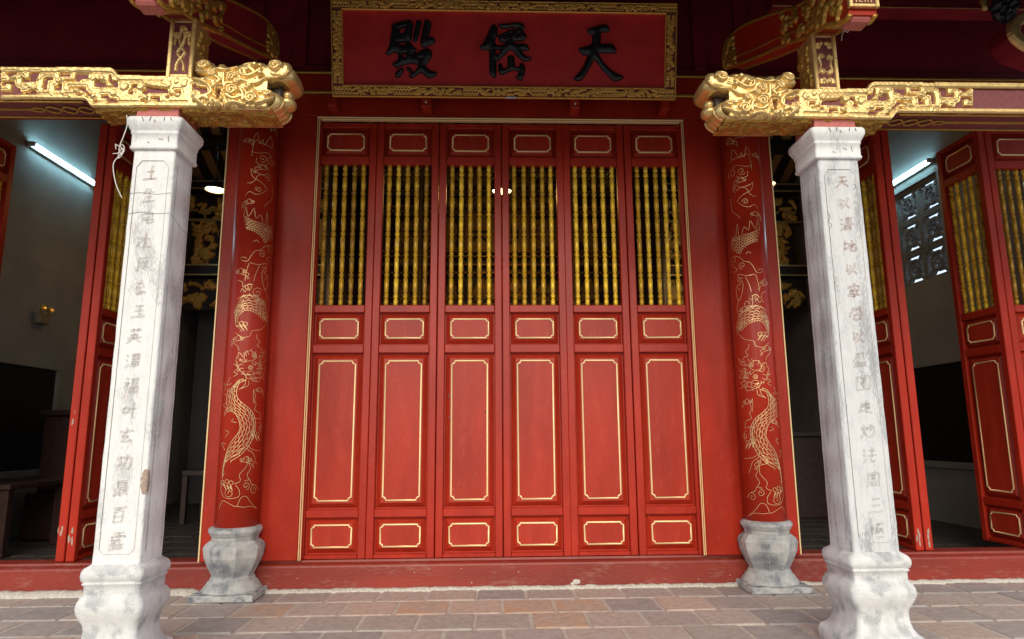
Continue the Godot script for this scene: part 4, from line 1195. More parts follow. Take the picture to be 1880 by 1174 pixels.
# ---------------------------------------------------------------- posts and bracket arms
func post(s: int) -> void:
	var left := s < 0
	var cx := -1.516 if left else 1.548
	var zf := 1.44 if left else 1.39
	var t := thing("carved_post", "short square gilded post standing on the %s dragon beam" % ("left" if left else "right"), "post", Vector3(cx, 2.541, zf), 0, "carved posts on the beams")
	var hw := 0.06
	var top := 0.31
	part("core", boxm(Vector3(-hw + 0.004, 0, -0.15), Vector3(hw - 0.004, top, -0.008), 0.003), M.plum, t)
	for e in [[-hw, -hw + 0.02, 0.0, top], [hw - 0.02, hw, 0.0, top]]:
		part("frame_stile", boxm(Vector3(e[0], e[2], -0.154), Vector3(e[1], e[3], 0.0), 0.004), M.gold, t)
	for e in [[0.0, 0.026], [top - 0.022, top]]:
		part("frame_rail", boxm(Vector3(-hw + 0.0205, e[0], -0.03), Vector3(hw - 0.0205, e[1], -0.001), 0.003), M.gold, t)
	var r := Relief.new(Vector2(-0.042, 0.02), Vector2(0.042, top - 0.02), 0.003)
	for m in [-1.0, 1.0]:
		if left:
			r.stroke(rounded(PackedVector2Array([Vector2(0.0, 0.16), Vector2(m * 0.016, 0.135), Vector2(-m * 0.004, 0.10), Vector2(-m * 0.016, 0.075), Vector2(-m * 0.018, 0.045)])), 0.006, 0.007, true)
			r.stroke(spiral(Vector2(m * 0.024, 0.225), 0.016, 1.3, 0, m, 14), 0.005, 0.007, true)
			r.stroke(PackedVector2Array([Vector2(m * 0.03, 0.225), Vector2(m * 0.032, 0.18)]), 0.0045, 0.007, true)
			r.stroke(rounded(PackedVector2Array([Vector2(m * 0.006, 0.25), Vector2(m * 0.012, 0.21), Vector2(0.0, 0.165)])), 0.006, 0.008, true)
		else:
			for base in [0.055, 0.245]:
				for a in 3:
					var q := Vector2(m * 0.018, base) + Vector2.from_angle(a * 1.2 - 0.6) * Vector2(m, 1) * 0.012
					r.stroke(PackedVector2Array([q, q + Vector2(0.001, 0)]), 0.010, 0.006, true)
			r.stroke(spiral(Vector2(m * 0.021, 0.185), 0.014, 1.4, 0, -m, 14), 0.0045, 0.007, true)
			r.stroke(spiral(Vector2(m * 0.018, 0.105), 0.014, 1.4, PI, m, 14), 0.0045, 0.007, true)
			r.stroke(rounded(PackedVector2Array([Vector2(m * 0.034, 0.18), Vector2(m * 0.024, 0.145), Vector2(m * 0.032, 0.11)])), 0.0045, 0.006, true)
	r.stroke(spiral(Vector2(0, 0.05 if not left else 0.255), 0.013, 1.0, 0, 1, 12), 0.006, 0.009, true)
	var mb := Mb.new(false)
	r.emit(mb, Transform3D(Basis(), Vector3(0, 0, -0.0085)))
	part("scroll_carving", mb, M.gold, t)
	var sr := Relief.new(Vector2(-0.15, 0.0), Vector2(-0.03, top), 0.004)
	for i in 26:
		var c := Vector2(rng.randf_range(-0.14, -0.04), rng.randf_range(0.02, top - 0.02))
		sr.stroke(spiral(c, 0.018, 1.2, rng.randf() * TAU, 1.0 if i % 2 else -1.0, 10), 0.006, 0.009, true)
	var sb := Mb.new(false)
	var bx := Basis(Vector3(0, 0, 1), Vector3(0, 1, 0), Vector3(-s, 0, 0))
	sr.emit(sb, Transform3D(bx, Vector3(-s * (hw - 0.0045), 0, 0)))
	part("side_carving", sb, M.old_gold, t)

func bracket_arm(s: int) -> void:
	var left := s < 0
	var x := -1.535 if left else 1.56
	var dz := 0.045 if left else 0.0
	var t := thing("bracket_arm", "curved red and gilt roof bracket from the front to the %s dragon column" % ("left" if left else "right"), "bracket", Vector3(x, 0, dz), 0, "curved roof brackets")
	var low := rounded(PackedVector2Array([Vector2(0.25, 3.33), Vector2(0.42, 3.255), Vector2(0.8, 3.092), Vector2(1.02, 3.005), Vector2(1.2, 2.925), Vector2(1.38, 2.853), Vector2(1.5, 2.815), Vector2(1.64, 2.738), Vector2(1.70, 2.735)]))
	var high := rounded(PackedVector2Array([Vector2(1.70, 2.93), Vector2(1.46, 3.01), Vector2(1.237, 3.10), Vector2(0.98, 3.235), Vector2(0.6, 3.42), Vector2(0.364, 3.50), Vector2(0.23, 3.49), Vector2(0.2, 3.40)]))
	var out := low.duplicate()
	out.append_array(high)
	# profile runs in z-y; the prism's depth runs along x
	var xf := Transform3D(Basis(Vector3(0, 0, 1), Vector3(0, 1, 0), Vector3(-1, 0, 0)), Vector3.ZERO)
	var m := Mb.new()
	m.prism(out, -0.062, 0.062, xf)
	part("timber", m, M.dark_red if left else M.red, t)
	var g := Mb.new(false)
	for sd in [-1.0, 1.0]:
		var e1 := PackedVector3Array()
		for p in low: e1.append(Vector3(sd * 0.056, p.y + 0.002, p.x))
		g.tube(e1, 0.012, 7)
		var e2 := PackedVector3Array()
		for p in high: e2.append(Vector3(sd * 0.056, p.y - 0.002, p.x))
		g.tube(e2, 0.012, 7)
		var e3 := PackedVector3Array()
		for p in low: e3.append(Vector3(sd * 0.060, p.y + 0.055, p.x))
		g.tube(e3.slice(3, e3.size() - 8), 0.007, 6)
	part("gilt_edge", g, M.old_gold, t)
	# clumps of carving: at the tail, over the post and at the nose, on the inner face and below
	for sd in [-1.0, 1.0]:
		var r := Relief.new(Vector2(0.2, 2.7), Vector2(1.72, 3.52), 0.0045)
		for i in 120:
			var z := rng.randf_range(0.24, 0.42) if i < 50 else rng.randf_range(1.08, 1.66)
			var yl := interp(low, z) + 0.02
			var yh := interp_r(high, z) - 0.02
			var c := Vector2(z, rng.randf_range(yl, yh))
			if i % 2: r.stroke(spiral(c, 0.022, 1.2, rng.randf() * TAU, 1.0, 10), 0.007, 0.012, true)
			else: r.stroke(rounded(PackedVector2Array([c, c + Vector2(rng.randf_range(-0.02, 0.02), rng.randf_range(-0.02, 0.02)), c + Vector2(rng.randf_range(-0.02, 0.02), rng.randf_range(-0.04, 0.0))])), 0.007, 0.012, true)
		var mb := Mb.new(false)
		r.emit(mb, Transform3D(Basis(Vector3(0, 0, 1), Vector3(0, 1, 0), Vector3(sd, 0, 0)), Vector3(sd * 0.0615, 0, 0)))
		part("side_carving", mb, M.old_gold, t)
	var ur := Relief.new(Vector2(-0.055, 1.42), Vector2(0.055, 1.63), 0.004)
	for i in 40:
		var c := Vector2(rng.randf_range(-0.045, 0.045), rng.randf_range(1.43, 1.62))
		ur.stroke(spiral(c, 0.016, 1.2, rng.randf() * TAU, 1.0, 10), 0.005, 0.008, true)
	var ub := Mb.new(false)
	var dir := Vector3(0, 2.738 - 2.815, 0.14).normalized()
	ur.emit(ub, Transform3D(Basis(Vector3.RIGHT, dir, Vector3.RIGHT.cross(dir)), Vector3(0, 2.815, 1.5) - dir * 1.5))
	part("underside_carving", ub, M.old_gold, t)
	# square nose with a framed key pattern
	var nb := part("nose", boxm(Vector3(-0.064, 2.765, 1.7015), Vector3(0.064, 2.90, 1.712), 0.003), M.plum, t)
	var nf := Mb.new()
	for e in [[-0.068, -0.05, 2.761, 2.905], [0.05, 0.068, 2.761, 2.905], [-0.0495, 0.0495, 2.761, 2.777], [-0.0495, 0.0495, 2.888, 2.905]]:
		nf.box(Vector3(e[0], e[2], 1.702), Vector3(e[1], e[3], 1.722), 0.003)
	for e in [[-0.036, -0.030, 2.785, 2.83], [0.030, 0.036, 2.785, 2.83], [-0.022, -0.016, 2.785, 2.825], [-0.0155, -0.004, 2.785, 2.79], [-0.0155, -0.004, 2.803, 2.808], [-0.0155, -0.004, 2.82, 2.825], [0.004, 0.022, 2.82, 2.825], [0.016, 0.022, 2.785, 2.8195], [0.004, 0.009, 2.785, 2.812]]:
		nf.box(Vector3(e[0], e[2], 1.7125), Vector3(e[1], e[3], 1.718), 0.001)
	part("nose_frame", nf, M.gold, nb)
	part("nose_chin", boxm(Vector3(-0.05, 2.715, 1.60), Vector3(0.05, 2.7645, 1.69), 0.012), M.pink, t)

func interp(p: PackedVector2Array, x: float) -> float:
	for i in p.size() - 1:
		if x >= p[i].x and x <= p[i + 1].x: return lerpf(p[i].y, p[i + 1].y, (x - p[i].x) / maxf(p[i + 1].x - p[i].x, 1e-6))
	return p[0].y if x < p[0].x else p[p.size() - 1].y

func interp_r(p: PackedVector2Array, x: float) -> float:
	var q := p.duplicate()
	q.reverse()
	return interp(q, x)

# ---------------------------------------------------------------- small things under the eaves
func small_things() -> void:
	# porch roof: sloping boards on purlins, tiles above, open to the courtyard
	var t := thing("porch_roof", "dark sloping porch roof above the plaque and brackets", "roof")
	var m := Mb.new()
	m.prism(PackedVector2Array([Vector2(-0.10, 4.14), Vector2(2.02, 2.99), Vector2(2.05, 3.09), Vector2(-0.10, 4.28)]), -5.0, 5.0, Transform3D(Basis(Vector3(0, 0, 1), Vector3(0, 1, 0), Vector3(-1, 0, 0)), Vector3.ZERO))
	part("roof_slab", m, M.dark_wood, t)
	for s in [-1, 1]:
		var q := thing("purlin", "dark horizontal purlin with thin gilt lines above the %s bay" % ("left" if s < 0 else "right"), "beam", Vector3(s * 2.95, 3.575 if s > 0 else 3.64, 0.5), 0, "purlins under the porch roof")
		part("timber", boxm(Vector3(-1.25, 0.0, -0.06), Vector3(1.25, 0.14, 0.06), 0.006), M.dark_red, q)
		for y in [0.003, 0.072]:
			part("gilt_line", boxm(Vector3(-1.25, y, 0.0605), Vector3(1.25, y + 0.007, 0.065), 0.002), M.old_gold, q)
	# gilded scroll at the right edge
	var sc := thing("gilt_scroll", "gilded curling scroll at the upper right edge of the porch, red behind", "carving", Vector3(3.03, 3.13, 1.0))
	var r := Relief.new(Vector2(-0.26, -0.22), Vector2(0.3, 0.2), 0.004)
	r.stroke(rounded(PackedVector2Array([Vector2(0.0, 0.09), Vector2(-0.10, 0.085), Vector2(-0.17, 0.04), Vector2(-0.18, -0.03), Vector2(-0.12, -0.09), Vector2(0.0, -0.14), Vector2(0.14, -0.19)])), 0.034, 0.03, true)
	r.stroke(spiral(Vector2(-0.06, 0.05), 0.05, 1.3, 0.4, 1, 20), 0.016, 0.03, true)
	r.stroke(rounded(PackedVector2Array([Vector2(-0.06, -0.02), Vector2(0.0, -0.06), Vector2(0.08, -0.1), Vector2(0.2, -0.16)])), 0.022, 0.03, true)
	r.stroke(rounded(PackedVector2Array([Vector2(0.05, 0.02), Vector2(0.02, -0.03), Vector2(0.1, -0.09), Vector2(0.2, -0.12)])), 0.03, 0.034, true)
	r.stroke(rounded(PackedVector2Array([Vector2(-0.04, 0.12), Vector2(0.02, 0.15), Vector2(0.12, 0.15)])), 0.03, 0.03, true)
	for k in 5: r.stroke(PackedVector2Array([Vector2(-0.03 + k * 0.02, 0.12), Vector2(-0.01 + k * 0.02, 0.15)]), 0.005, 0.01)
	var sm := Mb.new(false)
	r.emit(sm)
	part("scroll_face", sm, M.gold, sc)
	var back := Mb.new()
	back.prism(rounded2(PackedVector2Array([Vector2(0.02, 0.12), Vector2(-0.11, 0.115), Vector2(-0.19, 0.05), Vector2(-0.2, -0.03), Vector2(-0.135, -0.105), Vector2(0.0, -0.155), Vector2(0.2, -0.22), Vector2(0.45, -0.28), Vector2(0.45, 0.18), Vector2(0.1, 0.18)])), -0.16, 0.003)
	part("scroll_block", back, M.dark_red, sc)
	var bag := thing("black_bag", "crumpled black plastic bag hung above the gilded scroll at the right edge", "bag", Vector3(2.82, 3.27, 1.0))
	var bm := Mb.new(true)
	var rings := []
	for i in 10:
		var f := i / 9.0
		var pts := PackedVector3Array()
		for k in 14:
			var a := -TAU * k / 14
			var rad := 0.065 * sin(PI * clampf(0.12 + f * 0.86, 0, 1)) * (1.0 + 0.28 * sin(k * 2.3 + i * 1.7) + 0.12 * sin(k * 5.1 + i))
			pts.append(Vector3(cos(a) * rad, lerpf(-0.08, 0.13, f), sin(a) * rad * 0.8))
		rings.append(pts)
	bm.loft(rings, true, true, true)
	part("sack", bm, M.black, bag)
	var bell := thing("brass_tassel", "small brass bell with a short tassel hanging beside the black bag", "bell", Vector3(2.705, 3.31, 1.0))
	var be := Mb.new(false)
	be.lathe([[0.006, 0.09], [0.01, 0.06], [0.016, 0.045], [0.02, 0.03], [0.021, 0.0], [0.013, -0.02], [0.017, -0.05], [0.003, -0.055]], 12, Vector3.ZERO, 0, true, true)
	part("bell", be, M.brass, bell)
	# loose twine
	var tw := thing("white_twine", "loose knotted white twine hanging down the outer edge of the left stone pillar", "string")
	var pm := Mb.new(false)
	var pts3 := PackedVector3Array()
	for q in [[-1.715, 2.345], [-1.708, 2.30], [-1.722, 2.235], [-1.731, 2.20], [-1.716, 2.178], [-1.722, 2.15], [-1.742, 2.137], [-1.752, 2.108], [-1.744, 2.06], [-1.728, 2.01], [-1.70, 1.955]]: pts3.append(Vector3(q[0], q[1], 1.47))
	pm.tube(smooth3(pts3), 0.0022, 5)
	for k in 3:
		var lp := PackedVector3Array()
		for i in 11: lp.append(Vector3(-1.722, 2.185 - k * 0.014, 1.471) + Vector3(cos(i * 0.62 + k) * 0.013, sin(i * 0.62 + k * 2.0) * 0.019, 0.003 * sin(i)))
		pm.tube(lp, 0.002, 5)
	for e in [[-1.722, 2.19, -1.75, 2.205], [-1.72, 2.165, -1.757, 2.16], [-1.75, 2.205, -1.745, 2.18]]:
		pm.tube(PackedVector3Array([Vector3(e[0], e[1], 1.471), Vector3(e[2], e[3], 1.474)]), 0.002, 5)
	part("strand", pm, M.twine, tw)
	var t2 := thing("pale_twine", "short wisp of pale twine caught beside the right carved post", "string")
	var p2 := Mb.new(false)
	p2.tube(smooth3(PackedVector3Array([Vector3(1.60, 2.77, 1.45), Vector3(1.605, 2.80, 1.45), Vector3(1.62, 2.822, 1.45), Vector3(1.632, 2.815, 1.45), Vector3(1.645, 2.828, 1.45), Vector3(1.662, 2.832, 1.45)])), 0.0018, 5)
	part("strand", p2, M.twine, t2)

func smooth3(p: PackedVector3Array) -> PackedVector3Array:
	var out := PackedVector3Array()
	var n := p.size()
	for i in n - 1:
		for k in 4: out.append(p[i].cubic_interpolate(p[i + 1], p[maxi(i - 1, 0)], p[mini(i + 2, n - 1)], k / 4.0))
	out.append(p[n - 1])
	return out

# ---------------------------------------------------------------- the hall behind
func carved_panel(w: float, h: float, n: int, cell: float, size: float) -> Mb:
	var r := Relief.new(Vector2(-w / 2, -h / 2), Vector2(w / 2, h / 2), cell)
	for i in n:
		var c := Vector2(rng.randf_range(-w / 2 + size, w / 2 - size), rng.randf_range(-h / 2 + size, h / 2 - size))
		if i % 3 == 0: r.stroke(spiral(c, size, 1.2, rng.randf() * TAU, 1.0 if i % 2 else -1.0, 10), size * 0.28, size * 0.5, true)
		else: r.stroke(rounded(PackedVector2Array([c, c + Vector2(rng.randf_range(-1, 1), rng.randf_range(-0.5, 0.5)) * size * 1.5, c + Vector2(rng.randf_range(-1, 1), rng.randf_range(-1, 1)) * size * 2.0]), 3), size * 0.3, size * 0.5, true)
	var m := Mb.new(false)
	r.emit(m)
	return m

func pendant(called: String, label: String, at: Vector3, energy: float) -> void:
	var t := thing(called, label, "lamp", at, 0, "pendant lamps in the hall")
	var s := Mb.new(false)
	s.lathe([[0.017, 0.11], [0.02, 0.085], [0.045, 0.07], [0.08, 0.04], [0.105, 0.0], [0.102, 0.0], [0.077, 0.036], [0.042, 0.064], [0.015, 0.075]], 28, Vector3.ZERO, 0, true, false)
	part("shade", s, M.lamp_black, t)
	var b := Mb.new(false)
	b.ball(Vector3(0, 0.012, 0), Vector3(0.092, 0.016, 0.092), 24, 8)
	part("bulb", b, M.bulb, t)
	var c := Mb.new(false)
	c.tube(PackedVector3Array([Vector3(0, 0.105, 0), Vector3(0, 1.1, 0)]), 0.004, 6)
	part("cord", c, M.lamp_black, t)
	var l := OmniLight3D.new()
	l.name = "lamp_light"
	l.position = Vector3(0, -0.05, 0)
	l.light_color = Color(1.0, 0.74, 0.40)
	l.light_energy = energy; l.omni_range = 12.0; l.omni_attenuation = 2.0; l.light_size = 0.06
	l.shadow_enabled = true
	t.add_child(l)

func tube_lamp(s: int) -> void:
	var z0 := -1.28 if s < 0 else -1.50
	var z1 := -2.2
	if s > 0: z1 = -2.42
	var t := thing("tube_lamp", "lit fluorescent tube on the %s" % ("left plaster wall above the emergency light" if s < 0 else "right plaster wall above the pierced vent blocks"), "lamp", Vector3(s * 4.1, 3.44, (z0 + z1) / 2), 0, "fluorescent tube lamps")
	var L := (z0 - z1) / 2
	part("housing", boxm(Vector3(minf(-s * 0.001, -s * 0.03), -0.025, -L - 0.03), Vector3(maxf(-s * 0.001, -s * 0.03), 0.02, L + 0.03), 0.004), M.white_metal, t)
	var m := Mb.new(false)
	m.tube(PackedVector3Array([Vector3(-s * 0.048, 0, -L), Vector3(-s * 0.048, 0, L)]), 0.017, 12)
	part("tube", m, M.tube, t)
	for e in [-1.0, 1.0]:
		part("end_cap", boxm(Vector3(minf(-s * 0.03, -s * 0.066), -0.02, e * (L + 0.001) - (0.0 if e > 0 else 0.03)), Vector3(maxf(-s * 0.03, -s * 0.066), 0.02, e * (L + 0.001) + (0.03 if e > 0 else 0.0)), 0.004), M.white_metal, t)
	var a := AreaLight3D.new()
	a.name = "tube_light"
	a.area_size = Vector2(L * 2.0, 0.034)
	a.light_color = Color(0.75, 0.95, 1.0)
	a.light_energy = 0.12
	a.area_range = 8.0
	a.shadow_enabled = true
	t.add_child(a)
	a.position = Vector3(-s * 0.07, 0, 0)
	a.rotation.y = s * PI / 2

func vent_block(at: Vector3, w: float, h: float) -> Mb:
	# a pierced square block: outer frame, inner ring and four ties, 9 cm thick along x
	var m := Mb.new()
	var d := 0.027
	var b := 0.028
	for e in [[-w / 2, -w / 2 + b, -h / 2, h / 2], [w / 2 - b, w / 2, -h / 2, h / 2], [-w / 2 + b, w / 2 - b, -h / 2, -h / 2 + b], [-w / 2 + b, w / 2 - b, h / 2 - b, h / 2]]:
		m.box(at + Vector3(-d, e[2], e[0]), at + Vector3(d, e[3], e[1]), 0.002)
	for k in 8:   # round ring
		var a := TAU * k / 8
		var xf := Transform3D(Basis(Vector3.RIGHT, a), at)
		m.box(Vector3(-d * 0.9, w * 0.21, -w * 0.115), Vector3(d * 0.9, w * 0.29, w * 0.115), 0.002, xf)
	for k in 4:
		var xf := Transform3D(Basis(Vector3.RIGHT, TAU * k / 4 + PI / 4), at)
		m.box(Vector3(-d * 0.85, w * 0.28, -w * 0.05), Vector3(d * 0.85, w * 0.62, w * 0.05), 0.002, xf)
		var xf2 := Transform3D(Basis(Vector3.RIGHT, TAU * k / 4), at)
		m.box(Vector3(-d * 0.85, w * 0.07, -w * 0.075), Vector3(d * 0.85, w * 0.10, w * 0.075), 0.002, xf2)
		m.box(Vector3(-d * 0.85, w * 0.09, -w * 0.02), Vector3(d * 0.85, w * 0.22, w * 0.02), 0.002, xf2)
	return m

func side_wall(s: int) -> void:
	var side := "left" if s < 0 else "right"
	var t := thing("plaster_wall", "pale plastered end wall inside the %s bay" % side, "wall", Vector3.ZERO, 0, "end walls of the hall")
	var x0 := 4.1
	var x1 := 4.22
	var put := func(called: String, ylo: float, yhi: float, zlo: float, zhi: float, d := 0.0) -> void:
		part(called, boxm(Vector3(minf(s * x0, s * (x1 + d)), ylo, zlo), Vector3(maxf(s * x0, s * (x1 + d)), yhi, zhi), 0.003), M.plaster, t)
	if s < 0:
		put.call("plaster", -0.05, 5.3, -6.2, -0.075)
	else:
		var vz0 := -2.16
		var vz1 := -1.48
		var vy0 := 2.35
		var vy1 := 3.33
		put.call("plaster", -0.05, vy0, -6.2, -0.075)
		put.call("plaster", vy1, 5.3, -6.2, -0.075)
		put.call("plaster", vy0 + 0.0005, vy1 - 0.0005, -6.2, vz0)
		put.call("plaster", vy0 + 0.0005, vy1 - 0.0005, vz1, -0.075)
		var v := thing("vent_screen", "pierced concrete vent blocks letting daylight through the right plaster wall", "vent", Vector3(4.16, (vy0 + vy1) / 2, (vz0 + vz1) / 2))
		var w := (vz1 - vz0) / 2
		var h := (vy1 - vy0) / 3
		for r in 3:
			for c in 2:
				part("vent_block", vent_block(Vector3(0, (r - 1) * h, (c - 0.5) * w), w - 0.003, h - 0.003), M.vent, v)
	# framed dark board
	var zc := -1.5 if s < 0 else -1.8
	var hw := 0.46
	var b := thing("dark_board", "black framed board on the %s plaster wall" % side, "board", Vector3(s * 4.099, 1.09, zc), 0, "black boards on the end walls")
	var inx := -s * 0.03
	part("panel", boxm(Vector3(minf(0, -s * 0.012), -0.44, -hw), Vector3(maxf(0, -s * 0.012), 0.44, hw), 0.002), M.blackboard, b)
	for e in [[-0.50, -0.4405, -hw - 0.06, hw + 0.06], [0.4405, 0.50, -hw - 0.06, hw + 0.06], [-0.44, 0.44, -hw - 0.06, -hw - 0.0005], [-0.44, 0.44, hw + 0.0005, hw + 0.06]]:
		part("frame_rail", boxm(Vector3(minf(0, inx), e[0], e[2]), Vector3(maxf(0, inx), e[1], e[3]), 0.004), M.plaster, b)

func hall() -> void:
	side_wall(-1); side_wall(1)
	tube_lamp(-1); tube_lamp(1)
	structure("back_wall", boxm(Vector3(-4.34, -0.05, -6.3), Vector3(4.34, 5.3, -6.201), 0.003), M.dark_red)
	# emergency light
	var e := thing("emergency_light", "small emergency light with two round heads on the left plaster wall", "lamp", Vector3(-4.099, 1.98, -1.66))
	part("case", boxm(Vector3(0.0, -0.06, -0.075), Vector3(0.06, 0.035, 0.075), 0.008), M.cream, e)
	for k in [-1, 1]:
		var m := Mb.new(false)
		m.lathe([[0.010, 0.0], [0.016, 0.010], [0.030, 0.04], [0.032, 0.046], [0.027, 0.048]], 14)
		var o := part("lamp_head", m, M.brass, e, Vector3(0.045, 0.055, k * 0.05))
		o.rotation = Vector3(0.9, 0.0, -0.9)
	# roof over the hall: two slopes of tiles on rafters
	var r := thing("hall_roof", "tiled hall roof with dark rafters seen through the side openings", "roof")
	var rad := Basis(Vector3(0, 0, 1), Vector3(0, 1, 0), Vector3(-1, 0, 0))
	for q in [[Vector2(-0.10, 4.16), Vector2(-2.5, 5.15)], [Vector2(-2.5, 5.15), Vector2(-6.3, 3.44)]]:
		var m := Mb.new()
		var up := Vector2(0, 0.06)
		m.prism(PackedVector2Array([q[0], q[1], q[1] + up, q[0] + up]), -4.4, 4.4, Transform3D(rad, Vector3.ZERO))
		part("roof_tiles", m, M.roof_tile, r)
		var dd: Vector2 = q[1] - q[0]
		var tilt := atan2(dd.y, dd.x)
		for k in 37:
			var x := -4.32 + k * 0.24
			var rf := Mb.new()
			var a := Vector3(x, q[0].y, q[0].x)
			var b := Vector3(x, q[1].y, q[1].x)
			var L := a.distance_to(b)
			var f := (b - a).normalized()
			var bx := Basis(Vector3.RIGHT, f.cross(Vector3.RIGHT), f)
			rf.box(Vector3(-0.05, -0.055, 0.0), Vector3(0.05, -0.002, L), 0.003, Transform3D(bx, a))
			if (f.cross(Vector3.RIGHT)).y < 0.0:
				rf = Mb.new()
				rf.box(Vector3(-0.05, 0.002, 0.0), Vector3(0.05, 0.055, L), 0.003, Transform3D(bx, a))
			part("rafter", rf, M.dark_wood, r)
	for q in [[-1.2, 4.5], [-2.5, 4.98], [-3.6, 4.52], [-4.7, 4.02]]:
		var m := Mb.new(false)
		m.tube(PackedVector3Array([Vector3(-4.1, q[1], q[0]), Vector3(4.1, q[1], q[0])]), 0.09, 14)
		part("purlin", m, M.dark_wood, r)
	# round inner columns
	for q in [[-1.62, -2.3, "left"], [1.62, -2.3, "right"]]:
		var c := thing("inner_column", "dark lacquered round column standing inside the hall on the %s" % q[2], "column", Vector3(q[0], 0.1, q[1]), 0, "inner hall columns")
		var m := Mb.new(false)
		m.lathe([[0.17, 0.0], [0.19, 0.1], [0.15, 0.18], [0.14, 0.2], [0.138, 4.5]], 28)
		part("shaft", m, M.dark_wood, c)
	for s in [-1, 1]: side_screen(s)
	altar()
	pendant("pendant_lamp", "lit black pendant lamp left of the left dragon column, inside the hall", Vector3(-2.775, 3.30, -2.0), 0.06)
	pendant("pendant_lamp", "lit pendant lamp hanging behind the middle door leaves", Vector3(0.035, 3.30, -2.0), 0.05)
	pendant("pendant_lamp", "lit black pendant lamp right of the right dragon column, inside the hall", Vector3(2.70, 3.385, -2.0), 0.06)
	furniture()

func side_screen(s: int) -> void:
	var t := thing("carved_screen", "dark gilded carved screen across the back of the %s aisle" % ("left" if s < 0 else "right"), "screen", Vector3(s * 3.0, 0, -4.1), 0, "carved aisle screens")
	for q in [[2.93, 3.08], [4.08, 4.2]]:
		part("beam", boxm(Vector3(-1.1, q[0], -0.08), Vector3(1.1, q[1], 0.08), 0.005), M.dark_wood, t)
		for y in [q[0], q[1] - 0.022]:
			part("gilt_line", boxm(Vector3(-1.1, y + 0.002, 0.081), Vector3(1.1, y + 0.022, 0.09), 0.002), M.gold, t)
	for q in [[0.0, 3.86, 2.1, 0.36, 60, 0.06], [-s * 0.75, 3.45, 0.5, 0.6, 50, 0.05], [s * 0.75, 3.40, 0.35, 0.75, 40, 0.05], [0.0, 2.70, 2.1, 0.40, 90, 0.05]]:
		var p := part("carving", carved_panel(q[2], q[3], q[4], 0.012, q[5]), M.frame_gold, t, Vector3(q[0], q[1], 0.02))
		part("backing", boxm(Vector3(-q[2] / 2, -q[3] / 2, -0.02), Vector3(q[2] / 2, q[3] / 2, 0.0), 0.002), M.dark_wood, p)
	# key fret edge below the upper carving
	var k := Mb.new()
	for i in 9:
		var x := -1.0 + i * 0.23
		k.box(Vector3(x, 3.66, 0.03), Vector3(x + 0.23, 3.69, 0.06), 0.003)
		k.box(Vector3(x, 3.6905, 0.03), Vector3(x + 0.03, 3.82, 0.06), 0.003)
		k.box(Vector3(x + 0.0305, 3.79, 0.03), Vector3(x + 0.15, 3.82, 0.06), 0.003)
	part("key_fret", k, M.gold, t)

func altar() -> void:
	var t := thing("altar_screen", "gilded altar screen with an inscribed board, seen through the door spindles", "altar", Vector3(0, 0, -3.4))
	part("backing", boxm(Vector3(-1.6, 0.1, -0.3), Vector3(1.6, 4.4, -0.06), 0.004), M.dark_wood, t)
	for y in [2.32, 2.42, 2.80, 2.90, 3.0, 3.06, 3.56, 3.62, 3.82, 3.9]:
		part("gilt_rail", boxm(Vector3(-1.55, y, -0.0585), Vector3(1.55, y + 0.025, 0.03), 0.004), M.altar_gold, t)
	for x in [-1.3, -0.92, -0.42, 0.42, 0.92, 1.3]:
		part("gilt_stile", boxm(Vector3(x - 0.025, 1.9, -0.0585), Vector3(x + 0.025, 4.2, 0.045), 0.004), M.altar_gold, t)
	var b := part("inscribed_board", boxm(Vector3(-0.392, 3.09, -0.0585), Vector3(0.392, 3.552, 0.0), 0.004), M.dull_gold, t)
	for q in [["大", -0.2], ["仙", 0.17]]:
		var m := Mb.new()
		for st in glyph(q[0]):
			var p := PackedVector2Array()
			for v in st: p.append(Vector2(q[1], 3.31) + v * 0.27)
			band(m, rounded(p, 3), 0.04, func(u: Vector2) -> Vector3: return Vector3(u.x, u.y, 0.004))
		part("black_sign", m, M.ink, b)
	for q in [[-0.67, 3.31, 0.42, 0.44], [0.67, 3.31, 0.42, 0.44], [-0.67, 2.6, 0.42, 0.30], [0.0, 2.6, 0.76, 0.30], [0.67, 2.6, 0.42, 0.30], [-1.11, 3.2, 0.3, 0.6], [1.11, 3.2, 0.3, 0.6], [-1.11, 2.6, 0.3, 0.3], [1.11, 2.6, 0.3, 0.3], [0.0, 4.05, 2.9, 0.24], [0.0, 3.73, 0.8, 0.14], [-0.67, 3.73, 0.42, 0.14], [0.67, 3.73, 0.42, 0.14], [0.0, 2.12, 2.7, 0.36]]:
		part("carving", carved_panel(q[2], q[3], int(q[2] * q[3] * 420), 0.010, 0.04), M.altar_gold, t, Vector3(q[0], q[1], -0.057))

